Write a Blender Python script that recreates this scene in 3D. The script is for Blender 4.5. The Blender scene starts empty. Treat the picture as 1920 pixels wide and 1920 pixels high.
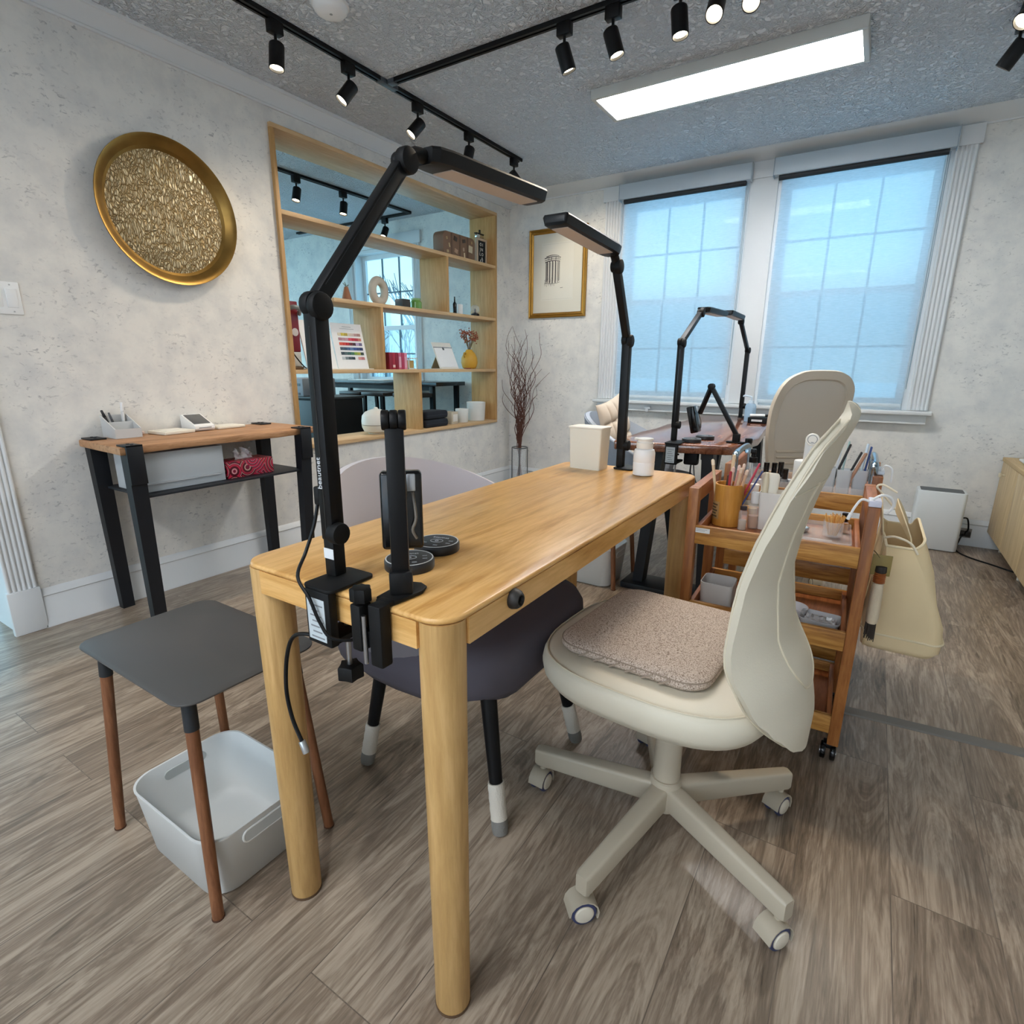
import bpy, bmesh, math, random
from mathutils import Vector, Matrix
random.seed(7)
PI = math.pi
SC = bpy.context.scene
COL = SC.collection

# ------------------------------------------------------------------ camera, world, exposure
cam_d = bpy.data.cameras.new('camera')
cam_d.sensor_width = 36.0
cam_d.sensor_fit = 'HORIZONTAL'
cam_d.lens = 1039.56 / 1920 * 36.0
cam_d.clip_start = 0.05
cam_d.clip_end = 200
cam = bpy.data.objects.new('camera', cam_d)
COL.objects.link(cam)
_y, _p, _r = -0.56771, 0.258592, -0.0056879
_f = Vector((math.sin(_y) * math.cos(_p), math.cos(_y) * math.cos(_p), -math.sin(_p)))
_ri = Vector((math.cos(_y), -math.sin(_y), 0))
_d = _f.cross(_ri)
_r2 = _ri * math.cos(_r) + _d * math.sin(_r)
_d2 = -_ri * math.sin(_r) + _d * math.cos(_r)
_up = -_d2
cam.matrix_world = Matrix(((_r2.x, _up.x, -_f.x, 0), (_r2.y, _up.y, -_f.y, 0), (_r2.z, _up.z, -_f.z, 1.08), (0, 0, 0, 1)))
SC.camera = cam

SC.view_settings.view_transform = 'Standard'
SC.view_settings.look = 'None'
SC.view_settings.exposure = 0.72
SC.view_settings.gamma = 1.0
SC.view_settings.use_curve_mapping = False
SC.cycles.max_bounces = 10
SC.cycles.transparent_max_bounces = 16
SC.cycles.sample_clamp_indirect = 6.0
SC.cycles.caustics_reflective = False
SC.cycles.caustics_refractive = False
SC.cycles.use_denoising = True

def lin(h):
    if isinstance(h, str):
        h = h.lstrip('#')
        c = [int(h[i:i + 2], 16) / 255 for i in (0, 2, 4)]
    else:
        c = [v / 255 for v in h]
    return tuple((v / 12.92 if v <= 0.04045 else ((v + 0.055) / 1.055) ** 2.4) for v in c) + (1.0,)

W = bpy.data.worlds.new('World')
SC.world = W
W.use_nodes = True
nt = W.node_tree
bg = nt.nodes['Background']
tc = nt.nodes.new('ShaderNodeTexCoord')
mp = nt.nodes.new('ShaderNodeMapping')
mp.inputs['Scale'].default_value = (1.2, 1.2, 3.0)
nz = nt.nodes.new('ShaderNodeTexNoise')
nz.inputs['Scale'].default_value = 1.6
nz.inputs['Detail'].default_value = 4
rp = nt.nodes.new('ShaderNodeValToRGB')
rp.color_ramp.elements[0].position = 0.35
rp.color_ramp.elements[0].color = (0.30, 0.68, 0.95, 1)
rp.color_ramp.elements[1].position = 0.68
rp.color_ramp.elements[1].color = (0.68, 0.93, 1.0, 1)
nt.links.new(tc.outputs['Generated'], mp.inputs['Vector'])
nt.links.new(mp.outputs['Vector'], nz.inputs['Vector'])
nt.links.new(nz.outputs['Fac'], rp.inputs['Fac'])
nt.links.new(rp.outputs['Color'], bg.inputs['Color'])
sx = nt.nodes.new('ShaderNodeSeparateXYZ')
nt.links.new(tc.outputs['Generated'], sx.inputs[0])
mr = nt.nodes.new('ShaderNodeMapRange')
mr.interpolation_type = 'SMOOTHSTEP'
mr.inputs['From Min'].default_value = -0.5
mr.inputs['From Max'].default_value = 0.6
mr.inputs['To Min'].default_value = 4.3     # sky made brighter behind the camera to fill the room
mr.inputs['To Max'].default_value = 1.0    # duller sky beyond the back windows
nt.links.new(sx.outputs['Y'], mr.inputs['Value'])
nt.links.new(mr.outputs['Result'], bg.inputs['Strength'])

PANEL_EMIT = 21.0      # radiance of the ceiling LED panel and the added fill panels
SPOT_W = 11.0           # watts of each track spot
FILL_PANEL_W = 1.0  # gain of the added fill panel behind the camera

# ------------------------------------------------------------------ mesh builder
class B:
    def __init__(s):
        s.bm = bmesh.new()
        s.M = Matrix.Identity(4)

    def at(s, loc=(0, 0, 0), rz=0, rx=0, ry=0):
        s.M = Matrix.Translation(loc) @ Matrix.Rotation(rz, 4, 'Z') @ Matrix.Rotation(ry, 4, 'Y') @ Matrix.Rotation(rx, 4, 'X')
        return s

    def v(s, co):
        return s.bm.verts.new(s.M @ Vector(co))

    def f(s, vs):
        try:
            return s.bm.faces.new(vs)
        except ValueError:
            return None

    def box(s, c, d, bev=0.0, seg=2, taper=None):
        x, y, z = c
        a, b, h = d[0] / 2, d[1] / 2, d[2] / 2
        t = taper or 1.0
        vs = [s.v((x + sx * a * (t if sz > 0 else 1), y + sy * b * (t if sz > 0 else 1), z + sz * h))
              for sz in (-1, 1) for sx, sy in ((-1, -1), (1, -1), (1, 1), (-1, 1))]
        fs = [(3, 2, 1, 0), (4, 5, 6, 7), (0, 1, 5, 4), (1, 2, 6, 5), (2, 3, 7, 6), (3, 0, 4, 7)]
        faces = [s.f([vs[i] for i in q]) for q in fs]
        if bev > 0:
            es = list({e for fc in faces for e in fc.edges})
            bmesh.ops.bevel(s.bm, geom=es, offset=bev, segments=seg, affect='EDGES', profile=0.5, clamp_overlap=True)
        return s

    def b2(s, x0, x1, y0, y1, z0, z1, bev=0.0, seg=2):
        return s.box(((x0 + x1) / 2, (y0 + y1) / 2, (z0 + z1) / 2), (abs(x1 - x0), abs(y1 - y0), abs(z1 - z0)), bev, seg)

    def rings(s, rings, cap0=True, cap1=True, closed=True, loop=False):
        R = [[s.v(p) for p in r] for r in rings]
        n = len(R[0])
        m = len(R)
        for i in range(m if loop else m - 1):
            A, C = R[i], R[(i + 1) % m]
            for j in range(n if closed else n - 1):
                k = (j + 1) % n
                s.f((A[j], A[k], C[k], C[j]))
        if not loop:
            if cap0 and closed:
                s.f(list(reversed(R[0])))
            if cap1 and closed:
                s.f(R[-1])
        return s

    def cyl(s, p0, p1, r0, r1=None, seg=20, bev=0.0):
        r1 = r0 if r1 is None else r1
        p0, p1 = Vector(p0), Vector(p1)
        t = (p1 - p0)
        L = t.length
        t.normalize()
        a = t.orthogonal().normalized()
        b = t.cross(a)
        prof = [(0, r0), (L, r1)] if bev <= 0 else [(0, r0 - bev), (bev * .3, r0 - bev * .3), (bev, r0), (L - bev, r1), (L - bev * .3, r1 - bev * .3), (L, r1 - bev)]
        rs = []
        for d, r in prof:
            rs.append([p0 + t * d + (a * math.cos(2 * PI * k / seg) + b * math.sin(2 * PI * k / seg)) * r for k in range(seg)])
        return s.rings(rs)

    def tube(s, pts, r, seg=8, smooth=0, closed=False):
        pts = [Vector(p) for p in pts]
        if smooth:
            pts = catmull(pts, smooth, closed)
        n = len(pts)
        rr = r if isinstance(r, (list, tuple)) else None
        rs = []
        a = None
        for i in range(n):
            if closed:
                t = pts[(i + 1) % n] - pts[i - 1]
            else:
                t = pts[min(i + 1, n - 1)] - pts[max(i - 1, 0)]
            if t.length < 1e-9:
                t = Vector((0, 0, 1))
            t.normalize()
            if a is None:
                a = t.orthogonal().normalized()
            else:
                a = (a - t * a.dot(t))
                a = a.normalized() if a.length > 1e-6 else t.orthogonal().normalized()
            b = t.cross(a)
            rad = r
            if rr:
                u = i / (n - 1) * (len(rr) - 1)
                k = min(int(u), len(rr) - 2)
                rad = rr[k] + (rr[k + 1] - rr[k]) * (u - k)
            rs.append([pts[i] + (a * math.cos(2 * PI * k / seg) + b * math.sin(2 * PI * k / seg)) * rad for k in range(seg)])
        return s.rings(rs, loop=closed)

    def lathe(s, prof, c=(0, 0, 0), seg=28, cap0=True, cap1=True):
        rs = []
        for r, z in prof:
            r = max(r, 1e-4)
            rs.append([(c[0] + r * math.cos(2 * PI * k / seg), c[1] + r * math.sin(2 * PI * k / seg), c[2] + z) for k in range(seg)])
        return s.rings(rs, cap0, cap1)

    def prism(s, out, z0, z1, e=0.0):
        """outline (x, y) extruded from z0 to z1 with edges eased by e"""
        n = len(out)
        def inset(d):
            if d == 0:
                return out
            res = []
            for i in range(n):
                p0, p1, p2 = Vector(out[i - 1]), Vector(out[i]), Vector(out[(i + 1) % n])
                d1 = (p1 - p0); d2 = (p2 - p1)
                if d1.length < 1e-9: d1 = d2
                if d2.length < 1e-9: d2 = d1
                t = (d1.normalized() + d2.normalized())
                t = t.normalized() if t.length > 1e-6 else d1.normalized()
                nrm = Vector((-t.y, t.x))
                res.append(tuple(p1 + nrm * d))
            return res
        if e > 0:
            rs = []
            for d, z in ((e, z0), (e * .3, z0 + e * .3), (0, z0 + e), (0, z1 - e), (e * .3, z1 - e * .3), (e, z1)):
                rs.append([(p[0], p[1], z) for p in inset(d)])
        else:
            rs = [[(p[0], p[1], z) for p in out] for z in (z0, z1)]
        return s.rings(rs)

    def shell(s, grid, th, close_u=False):
        """a grid of points [row][col] given thickness th along its normals"""
        nr, nc = len(grid), len(grid[0])
        G = [[Vector(p) for p in r] for r in grid]
        N = [[None] * nc for _ in range(nr)]
        for i in range(nr):
            for j in range(nc):
                du = G[i][min(j + 1, nc - 1)] - G[i][max(j - 1, 0)]
                dv = G[min(i + 1, nr - 1)][j] - G[max(i - 1, 0)][j]
                q = du.cross(dv)
                N[i][j] = q.normalized() if q.length > 1e-12 else Vector((0, 0, 1))
        tf = th if callable(th) else (lambda i, j: th)
        A = [[s.v(G[i][j]) for j in range(nc)] for i in range(nr)]
        C = [[s.v(G[i][j] + N[i][j] * tf(i, j)) for j in range(nc)] for i in range(nr)]
        for i in range(nr - 1):
            for j in range(nc - 1):
                s.f((A[i][j + 1], A[i][j], A[i + 1][j], A[i + 1][j + 1]))
                s.f((C[i][j], C[i][j + 1], C[i + 1][j + 1], C[i + 1][j]))
        for i in range(nr - 1):
            s.f((A[i][0], C[i][0], C[i + 1][0], A[i + 1][0]))
            s.f((C[i][-1], A[i][-1], A[i + 1][-1], C[i + 1][-1]))
        for j in range(nc - 1):
            s.f((A[0][j + 1], C[0][j + 1], C[0][j], A[0][j]))
            s.f((A[-1][j], C[-1][j], C[-1][j + 1], A[-1][j + 1]))
        return s

    def obj(s, name, mat, parent=None, ang=35, smooth=True, sub=0):
        bmesh.ops.recalc_face_normals(s.bm, faces=s.bm.faces)
        me = bpy.data.meshes.new(name)
        s.bm.to_mesh(me)
        s.bm.free()
        mats = mat if isinstance(mat, (list, tuple)) else [mat]
        for m in mats:
            me.materials.append(m)
        if smooth:
            for p in me.polygons:
                p.use_smooth = True
            me.set_sharp_from_angle(angle=math.radians(ang))
        o = bpy.data.objects.new(name, me)
        COL.objects.link(o)
        if parent:
            o.parent = parent
        if sub:
            md = o.modifiers.new('sub', 'SUBSURF')
            md.levels = sub
            md.render_levels = sub
        return o

def catmull(p, k, closed=False):
    n = len(p)
    out = []
    rng = range(n if closed else n - 1)
    for i in rng:
        if closed:
            a, b, c, d = p[i - 1], p[i], p[(i + 1) % n], p[(i + 2) % n]
        else:
            a, b, c, d = p[max(i - 1, 0)], p[i], p[i + 1], p[min(i + 2, n - 1)]
        for j in range(k):
            t = j / k
            out.append(0.5 * ((2 * b) + (c - a) * t + (2 * a - 5 * b + 4 * c - d) * t * t + (3 * b - 3 * c + d - a) * t ** 3))
    if not closed:
        out.append(p[-1])
    return out

def rrect(hx, hy, r, n=6, c=(0, 0)):
    o = []
    for sx, sy, a0 in ((1, 1, 0), (-1, 1, PI / 2), (-1, -1, PI), (1, -1, 1.5 * PI)):
        for k in range(n + 1):
            a = a0 + k / n * PI / 2
            o.append((c[0] + sx * (hx - r) + r * math.cos(a), c[1] + sy * (hy - r) + r * math.sin(a)))
    return o

def superell(hx, hy, p=2.6, n=40):
    o = []
    for k in range(n):
        a = 2 * PI * k / n
        ca, sa = math.cos(a), math.sin(a)
        o.append((hx * math.copysign(abs(ca) ** (2 / p), ca), hy * math.copysign(abs(sa) ** (2 / p), sa)))
    return o

def props(o, label, cat, group=None):
    o['label'] = label
    o['category'] = cat
    if group:
        o['group'] = group
    return o

def thing(name, label, cat, loc=(0, 0, 0), rz=0, group=None):
    o = bpy.data.objects.new(name, None)
    o.empty_display_size = 0.05
    COL.objects.link(o)
    o.location = loc
    o.rotation_euler = (0, 0, rz)
    return props(o, label, cat, group)

def struct(b, name, mat, parent=None, **k):
    o = b.obj(name, mat, parent, **k)
    if not parent:
        o['kind'] = 'structure'
    return o

def dup(root, loc=None, rz=None, label=None, group=None):
    r = root.copy()
    COL.objects.link(r)
    if loc is not None:
        r.location = loc
    if rz is not None:
        r.rotation_euler = (0, 0, rz)
    if label:
        r['label'] = label
    if group:
        r['group'] = group
    for ch in list(root.children):
        c = ch.copy()
        COL.objects.link(c)
        c.parent = r
        for g in list(ch.children):
            q = g.copy()
            COL.objects.link(q)
            q.parent = c
    return r

def text(s, size, mat, parent, M, name='lettering', ext=0.0004, align='CENTER'):
    cu = bpy.data.curves.new(name, 'FONT')
    cu.body = s
    cu.size = size
    cu.extrude = ext
    cu.resolution_u = 3
    cu.align_x = align
    cu.align_y = 'CENTER'
    t = bpy.data.objects.new('tmp', cu)
    COL.objects.link(t)
    bpy.context.view_layer.update()
    me = bpy.data.meshes.new_from_object(t.evaluated_get(bpy.context.evaluated_depsgraph_get()))
    bpy.data.objects.remove(t)
    bpy.data.curves.remove(cu)
    me.materials.clear()
    me.materials.append(mat)
    me.name = name
    o = bpy.data.objects.new(name, me)
    COL.objects.link(o)
    if parent:
        o.parent = parent
    o.matrix_local = M
    return o

# ------------------------------------------------------------------ materials
def newmat(name):
    m = bpy.data.materials.new(name)
    m.use_nodes = True
    return m, m.node_tree, m.node_tree.nodes['Principled BSDF']

def N(nt, t, **k):
    n = nt.nodes.new('ShaderNode' + t)
    for a, b in k.items():
        if a in n.inputs:
            n.inputs[a].default_value = b
        else:
            setattr(n, a, b)
    return n

_mc = {}
def M(col, rough=0.5, metal=0.0, var=0.04, bump=0.0, bscale=200, spec=0.5, trans=0.0, ior=1.45, alpha=1.0, emit=0, coat=0, sheen=0):
    key = (col, rough, metal, var, bump, bscale, spec, trans, ior, alpha, emit, coat, sheen)
    if key in _mc:
        return _mc[key]
    m, nt, p = newmat('mat_%d' % len(_mc))
    c = lin(col)
    p.inputs['Roughness'].default_value = rough
    p.inputs['Metallic'].default_value = metal
    p.inputs['Specular IOR Level'].default_value = spec
    p.inputs['Transmission Weight'].default_value = trans
    p.inputs['IOR'].default_value = ior
    p.inputs['Alpha'].default_value = alpha
    p.inputs['Coat Weight'].default_value = coat
    p.inputs['Sheen Weight'].default_value = sheen
    if emit:
        p.inputs['Emission Color'].default_value = c
        p.inputs['Emission Strength'].default_value = emit
    tc = N(nt, 'TexCoord')
    nz = N(nt, 'TexNoise', Scale=9.0, Detail=3.0)
    nt.links.new(tc.outputs['Object'], nz.inputs['Vector'])
    mx = N(nt, 'Mix', data_type='RGBA')
    mx.inputs[6].default_value = tuple(min(1, v * (1 + var)) for v in c[:3]) + (1,)
    mx.inputs[7].default_value = tuple(v * (1 - var) for v in c[:3]) + (1,)
    nt.links.new(nz.outputs['Fac'], mx.inputs[0])
    nt.links.new(mx.outputs[2], p.inputs['Base Color'])
    if bump:
        n2 = N(nt, 'TexNoise', Scale=float(bscale), Detail=2.0)
        nt.links.new(tc.outputs['Object'], n2.inputs['Vector'])
        bp = N(nt, 'Bump', Strength=bump, Distance=0.002)
        nt.links.new(n2.outputs['Fac'], bp.inputs['Height'])
        nt.links.new(bp.outputs['Normal'], p.inputs['Normal'])
    _mc[key] = m
    return m

def wood(name, c1, c2, c3=None, axis='Y', scale=1.0, rough=0.45, ring=3.0, spec=0.4):
    m, nt, p = newmat(name)
    tc = N(nt, 'TexCoord')
    st = {'X': (1.2, 14, 14), 'Y': (14, 1.2, 14), 'Z': (14, 14, 1.2)}[axis]
    mp = N(nt, 'Mapping')
    mp.inputs['Scale'].default_value = tuple(v * scale for v in st)
    nt.links.new(tc.outputs['Object'], mp.inputs['Vector'])
    n1 = N(nt, 'TexNoise', Scale=1.3, Detail=5.0, Roughness=0.6, Distortion=0.6)
    n2 = N(nt, 'TexNoise', Scale=ring * 3.2, Detail=6.0, Roughness=0.7)
    nt.links.new(mp.outputs['Vector'], n1.inputs['Vector'])
    nt.links.new(mp.outputs['Vector'], n2.inputs['Vector'])
    mt = N(nt, 'Math', operation='MULTIPLY')
    mt.inputs[1].default_value = ring * 2
    nt.links.new(n1.outputs['Fac'], mt.inputs[0])
    fr = N(nt, 'Math', operation='PINGPONG')
    fr.inputs[1].default_value = 1.0
    nt.links.new(mt.outputs[0], fr.inputs[0])
    ad = N(nt, 'Math', operation='ADD')
    ml = N(nt, 'Math', operation='MULTIPLY')
    ml.inputs[1].default_value = 0.35
    nt.links.new(fr.outputs[0], ml.inputs[0])
    nt.links.new(ml.outputs[0], ad.inputs[0])
    m2 = N(nt, 'Math', operation='MULTIPLY')
    m2.inputs[1].default_value = 0.65
    nt.links.new(n2.outputs['Fac'], m2.inputs[0])
    nt.links.new(m2.outputs[0], ad.inputs[1])
    cr = N(nt, 'ValToRGB')
    e = cr.color_ramp.elements
    e[0].position = 0.28
    e[0].color = lin(c1)
    e[1].position = 0.72
    e[1].color = lin(c2)
    if c3:
        k = e.new(0.5)
        k.color = lin(c3)
    nt.links.new(ad.outputs[0], cr.inputs['Fac'])
    nt.links.new(cr.outputs['Color'], p.inputs['Base Color'])
    p.inputs['Roughness'].default_value = rough
    p.inputs['Specular IOR Level'].default_value = spec
    bp = N(nt, 'Bump', Strength=0.12, Distance=0.001)
    nt.links.new(n2.outputs['Fac'], bp.inputs['Height'])
    nt.links.new(bp.outputs['Normal'], p.inputs['Normal'])
    return m

def wallpaper():
    m, nt, p = newmat('wallpaper')
    g = N(nt, 'NewGeometry')
    # small flecks
    mp = N(nt, 'Mapping')
    mp.inputs['Rotation'].default_value = (0.5, 0.4, 0.6)
    mp.inputs['Scale'].default_value = (1, 1, 1.7)
    nt.links.new(g.outputs['Position'], mp.inputs['Vector'])
    n1 = N(nt, 'TexNoise', Scale=40.0, Detail=5.0, Roughness=0.66, Distortion=0.7)
    nt.links.new(mp.outputs['Vector'], n1.inputs['Vector'])
    r1 = N(nt, 'ValToRGB')
    r1.color_ramp.elements[0].position = 0.57
    r1.color_ramp.elements[0].color = (0, 0, 0, 1)
    r1.color_ramp.elements[1].position = 0.66
    r1.color_ramp.elements[1].color = (1, 1, 1, 1)
    nt.links.new(n1.outputs['Fac'], r1.inputs['Fac'])
    # where flecks gather
    n2 = N(nt, 'TexNoise', Scale=5.0, Detail=3.0, Roughness=0.55)
    nt.links.new(g.outputs['Position'], n2.inputs['Vector'])
    r2 = N(nt, 'ValToRGB')
    r2.color_ramp.elements[0].position = 0.42
    r2.color_ramp.elements[0].color = (0.1, 0.1, 0.1, 1)
    r2.color_ramp.elements[1].position = 0.62
    nt.links.new(n2.outputs['Fac'], r2.inputs['Fac'])
    mu = N(nt, 'Math', operation='MULTIPLY')
    nt.links.new(r1.outputs['Color'], mu.inputs[0])
    nt.links.new(r2.outputs['Color'], mu.inputs[1])
    mu2 = N(nt, 'Math', operation='MULTIPLY')
    mu2.inputs[1].default_value = 0.55
    nt.links.new(mu.outputs[0], mu2.inputs[0])
    # soft clouding of the paper
    n3 = N(nt, 'TexNoise', Scale=9.0, Detail=4.0, Roughness=0.6)
    nt.links.new(g.outputs['Position'], n3.inputs['Vector'])
    cl = N(nt, 'Mix', data_type='RGBA')
    cl.inputs[6].default_value = lin('#e4e2dc')
    cl.inputs[7].default_value = lin('#cfcfcd')
    rc = N(nt, 'ValToRGB')
    rc.color_ramp.elements[0].position = 0.4
    rc.color_ramp.elements[1].position = 0.75
    nt.links.new(n3.outputs['Fac'], rc.inputs['Fac'])
    nt.links.new(rc.outputs['Color'], cl.inputs[0])
    mx = N(nt, 'Mix', data_type='RGBA')
    nt.links.new(mu2.outputs[0], mx.inputs[0])
    nt.links.new(cl.outputs[2], mx.inputs[6])
    mx.inputs[7].default_value = lin('#75777c')
    nt.links.new(mx.outputs[2], p.inputs['Base Color'])
    p.inputs['Roughness'].default_value = 0.75
    p.inputs['Specular IOR Level'].default_value = 0.25
    return m

def floormat():
    m, nt, p = newmat('vinyl_plank')
    g = N(nt, 'NewGeometry')
    mp = N(nt, 'Mapping')
    mp.inputs['Rotation'].default_value = (0, 0, PI / 2)
    nt.links.new(g.outputs['Position'], mp.inputs['Vector'])
    br = N(nt, 'TexBrick', offset=0.37, offset_frequency=2)
    br.inputs['Scale'].default_value = 1.0
    br.inputs['Brick Width'].default_value = 1.22
    br.inputs['Row Height'].default_value = 0.18
    br.inputs['Mortar Size'].default_value = 0.0012
    br.inputs['Mortar Smooth'].default_value = 0.3
    br.inputs['Color1'].default_value = (0, 0, 0, 1)
    br.inputs['Color2'].default_value = (1, 1, 1, 1)
    br.inputs['Mortar'].default_value = (0.3, 0.3, 0.3, 1)
    nt.links.new(mp.outputs['Vector'], br.inputs['Vector'])
    # shift the grain from plank to plank
    sx = N(nt, 'SeparateXYZ')
    nt.links.new(g.outputs['Position'], sx.inputs[0])
    cm = N(nt, 'CombineXYZ')
    def mul(a, k):
        q = N(nt, 'Math', operation='MULTIPLY')
        q.inputs[1].default_value = k
        nt.links.new(a, q.inputs[0])
        return q.outputs[0]
    sh = N(nt, 'Math', operation='MULTIPLY_ADD')
    sh.inputs[1].default_value = 7.0
    nt.links.new(br.outputs['Color'], sh.inputs[0])
    nt.links.new(mul(sx.outputs['Y'], 1.5), sh.inputs[2])
    nt.links.new(mul(sx.outputs['X'], 11.0), cm.inputs[0])
    nt.links.new(sh.outputs[0], cm.inputs[1])
    n1 = N(nt, 'TexNoise', Scale=1.0, Detail=6.0, Roughness=0.62, Distortion=1.1)
    nt.links.new(cm.outputs[0], n1.inputs['Vector'])
    cm2 = N(nt, 'CombineXYZ')
    nt.links.new(mul(sx.outputs['X'], 130.0), cm2.inputs[0])
    nt.links.new(mul(sh.outputs[0], 5.0), cm2.inputs[1])
    n2 = N(nt, 'TexNoise', Scale=1.0, Detail=5.0, Roughness=0.65, Distortion=0.4)
    nt.links.new(cm2.outputs[0], n2.inputs['Vector'])
    # cathedral figure
    pp = N(nt, 'Math', operation='PINGPONG')
    pp.inputs[1].default_value = 1.0
    nt.links.new(mul(n1.outputs['Fac'], 16.0), pp.inputs[0])
    def mad(a, k, b):
        q = N(nt, 'Math', operation='MULTIPLY_ADD')
        q.inputs[1].default_value = k
        nt.links.new(a, q.inputs[0])
        if b is None:
            q.inputs[2].default_value = 0.0
        else:
            nt.links.new(b, q.inputs[2])
        return q.outputs[0]
    t = mad(n1.outputs['Fac'], 0.66, mad(n2.outputs['Fac'], 0.62, mad(pp.outputs[0], 0.17, mad(br.outputs['Color'], 0.14, None))))
    cr = N(nt, 'ValToRGB')
    e = cr.color_ramp.elements
    e[0].position = 0.44
    e[0].color = lin('#32281f')
    e[1].position = 0.98
    e[1].color = lin('#ab9b89')
    k = e.new(0.60)
    k.color = lin('#675a4c')
    k = e.new(0.76)
    k.color = lin('#837363')
    nt.links.new(t, cr.inputs['Fac'])
    mx = N(nt, 'Mix', data_type='RGBA')
    mf = mul(br.outputs['Fac'], 0.55)
    nt.links.new(mf, mx.inputs[0])
    nt.links.new(cr.outputs['Color'], mx.inputs[6])
    mx.inputs[7].default_value = lin('#4a423c')
    nt.links.new(mx.outputs[2], p.inputs['Base Color'])
    p.inputs['Roughness'].default_value = 0.30
    p.inputs['Specular IOR Level'].default_value = 0.5
    bp = N(nt, 'Bump', Strength=0.10, Distance=0.002)
    nt.links.new(n2.outputs['Fac'], bp.inputs['Height'])
    nt.links.new(bp.outputs['Normal'], p.inputs['Normal'])
    return m

def ceilingmat():
    m, nt, p = newmat('stipple_ceiling')
    g = N(nt, 'NewGeometry')
    n = N(nt, 'TexNoise', Scale=40.0, Detail=3.0, Roughness=0.55, Distortion=0.8)
    nt.links.new(g.outputs['Position'], n.inputs['Vector'])
    r = N(nt, 'ValToRGB')
    r.color_ramp.elements[0].position = 0.40
    r.color_ramp.elements[1].position = 0.60
    nt.links.new(n.outputs['Fac'], r.inputs['Fac'])
    bp = N(nt, 'Bump', Strength=0.9, Distance=0.022)
    nt.links.new(r.outputs['Color'], bp.inputs['Height'])
    nt.links.new(bp.outputs['Normal'], p.inputs['Normal'])
    p.inputs['Base Color'].default_value = lin('#e6eef6')  # some blue of the window daylight is put into the base colour
    p.inputs['Roughness'].default_value = 0.9
    p.inputs['Specular IOR Level'].default_value = 0.1
    return m

def blindmat():
    m, nt, p = newmat('sheer_blind')
    nt.nodes.remove(p)
    out = nt.nodes['Material Output']
    g = N(nt, 'NewGeometry')
    mp = N(nt, 'Mapping')
    mp.inputs['Scale'].default_value = (14, 14, 120)
    nt.links.new(g.outputs['Position'], mp.inputs['Vector'])
    n = N(nt, 'TexNoise', Scale=1.6, Detail=4.0, Roughness=0.7)
    nt.links.new(mp.outputs['Vector'], n.inputs['Vector'])
    tr = N(nt, 'BsdfTransparent')
    tr.inputs['Color'].default_value = (0.93, 0.97, 1.0, 1)
    tl = N(nt, 'BsdfTranslucent')
    tl.inputs['Color'].default_value = (0.86, 0.92, 0.97, 1)
    df = N(nt, 'BsdfDiffuse')
    df.inputs['Color'].default_value = (0.72, 0.76, 0.80, 1)
    a = N(nt, 'MixShader')
    a.inputs[0].default_value = 0.30
    nt.links.new(tl.outputs[0], a.inputs[1])
    nt.links.new(df.outputs[0], a.inputs[2])
    b = N(nt, 'MixShader')
    r = N(nt, 'MapRange')
    r.inputs['From Min'].default_value = 0.3
    r.inputs['From Max'].default_value = 0.7
    r.inputs['To Min'].default_value = 0.46
    r.inputs['To Max'].default_value = 0.64
    nt.links.new(n.outputs['Fac'], r.inputs['Value'])
    nt.links.new(r.outputs['Result'], b.inputs[0])
    nt.links.new(tr.outputs[0], b.inputs[1])
    nt.links.new(a.outputs[0], b.inputs[2])
    nt.links.new(b.outputs[0], out.inputs['Surface'])
    return m

def sheer(name, col, op, rough=0.6):
    """an open fabric or thin film: op of it solid, the rest clear"""
    m, nt, p = newmat(name)
    p.inputs['Base Color'].default_value = lin(col)
    p.inputs['Roughness'].default_value = rough
    out = nt.nodes['Material Output']
    tr = N(nt, 'BsdfTransparent')
    mx = N(nt, 'MixShader')
    mx.inputs[0].default_value = op
    nt.links.new(tr.outputs[0], mx.inputs[1])
    nt.links.new(p.outputs[0], mx.inputs[2])
    nt.links.new(mx.outputs[0], out.inputs['Surface'])
    return m

def emat(name, col, s):
    m, nt, p = newmat(name)
    p.inputs['Base Color'].default_value = (0.8, 0.8, 0.8, 1)
    p.inputs['Emission Color'].default_value = col
    p.inputs['Emission Strength'].default_value = s
    return m

WALL = wallpaper()
FLOOR = floormat()
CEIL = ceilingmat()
BLIND = blindmat()
TRIM = M('#d9dcdd', 0.45, var=0.02)
VINYLW = M('#dfe3e5', 0.35, var=0.01)
BLACK = M('#0c0d0e', 0.45, var=0.1, spec=0.4)
BLACKM = M('#0b0c0e', 0.45, var=0.1, spec=0.3)
BLACKG = M('#070708', 0.18, spec=0.5)
BLACKMT = M('#0c0d0e', 0.6, var=0.1, spec=0.3)
DKSTEEL = M('#10141a', 0.5, var=0.08)
OAK = wood('oak_top', '#bb8746', '#e0b271', '#d09f5c', 'Y', 1.0, 0.30, 3.0, 0.55)
OAKX = wood('oak_end', '#bb8746', '#e0b271', '#d09f5c', 'X', 1.0, 0.42, 3.0)
OAKL = wood('oak_leg', '#b08a55', '#cfa871', '#c09a62', 'Z', 1.2, 0.5, 2.5)
SHELFV = wood('shelf_upright', '#b28a55', '#d0a974', '#c39b66', 'Z', 1.0, 0.5, 2.0)
SHELFH = wood('shelf_board', '#c7a377', '#dfc39c', '#d4b488', 'Y', 1.0, 0.5, 2.0)
LIVEOAK = wood('console_top', '#8d6340', '#bd9069', '#a87c56', 'Y', 1.3, 0.5, 3.0)
REDWOOD = wood('redwood_top', '#54301f', '#8f5f46', '#744632', 'Y', 1.0, 0.10, 3.0, 0.9)
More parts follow.
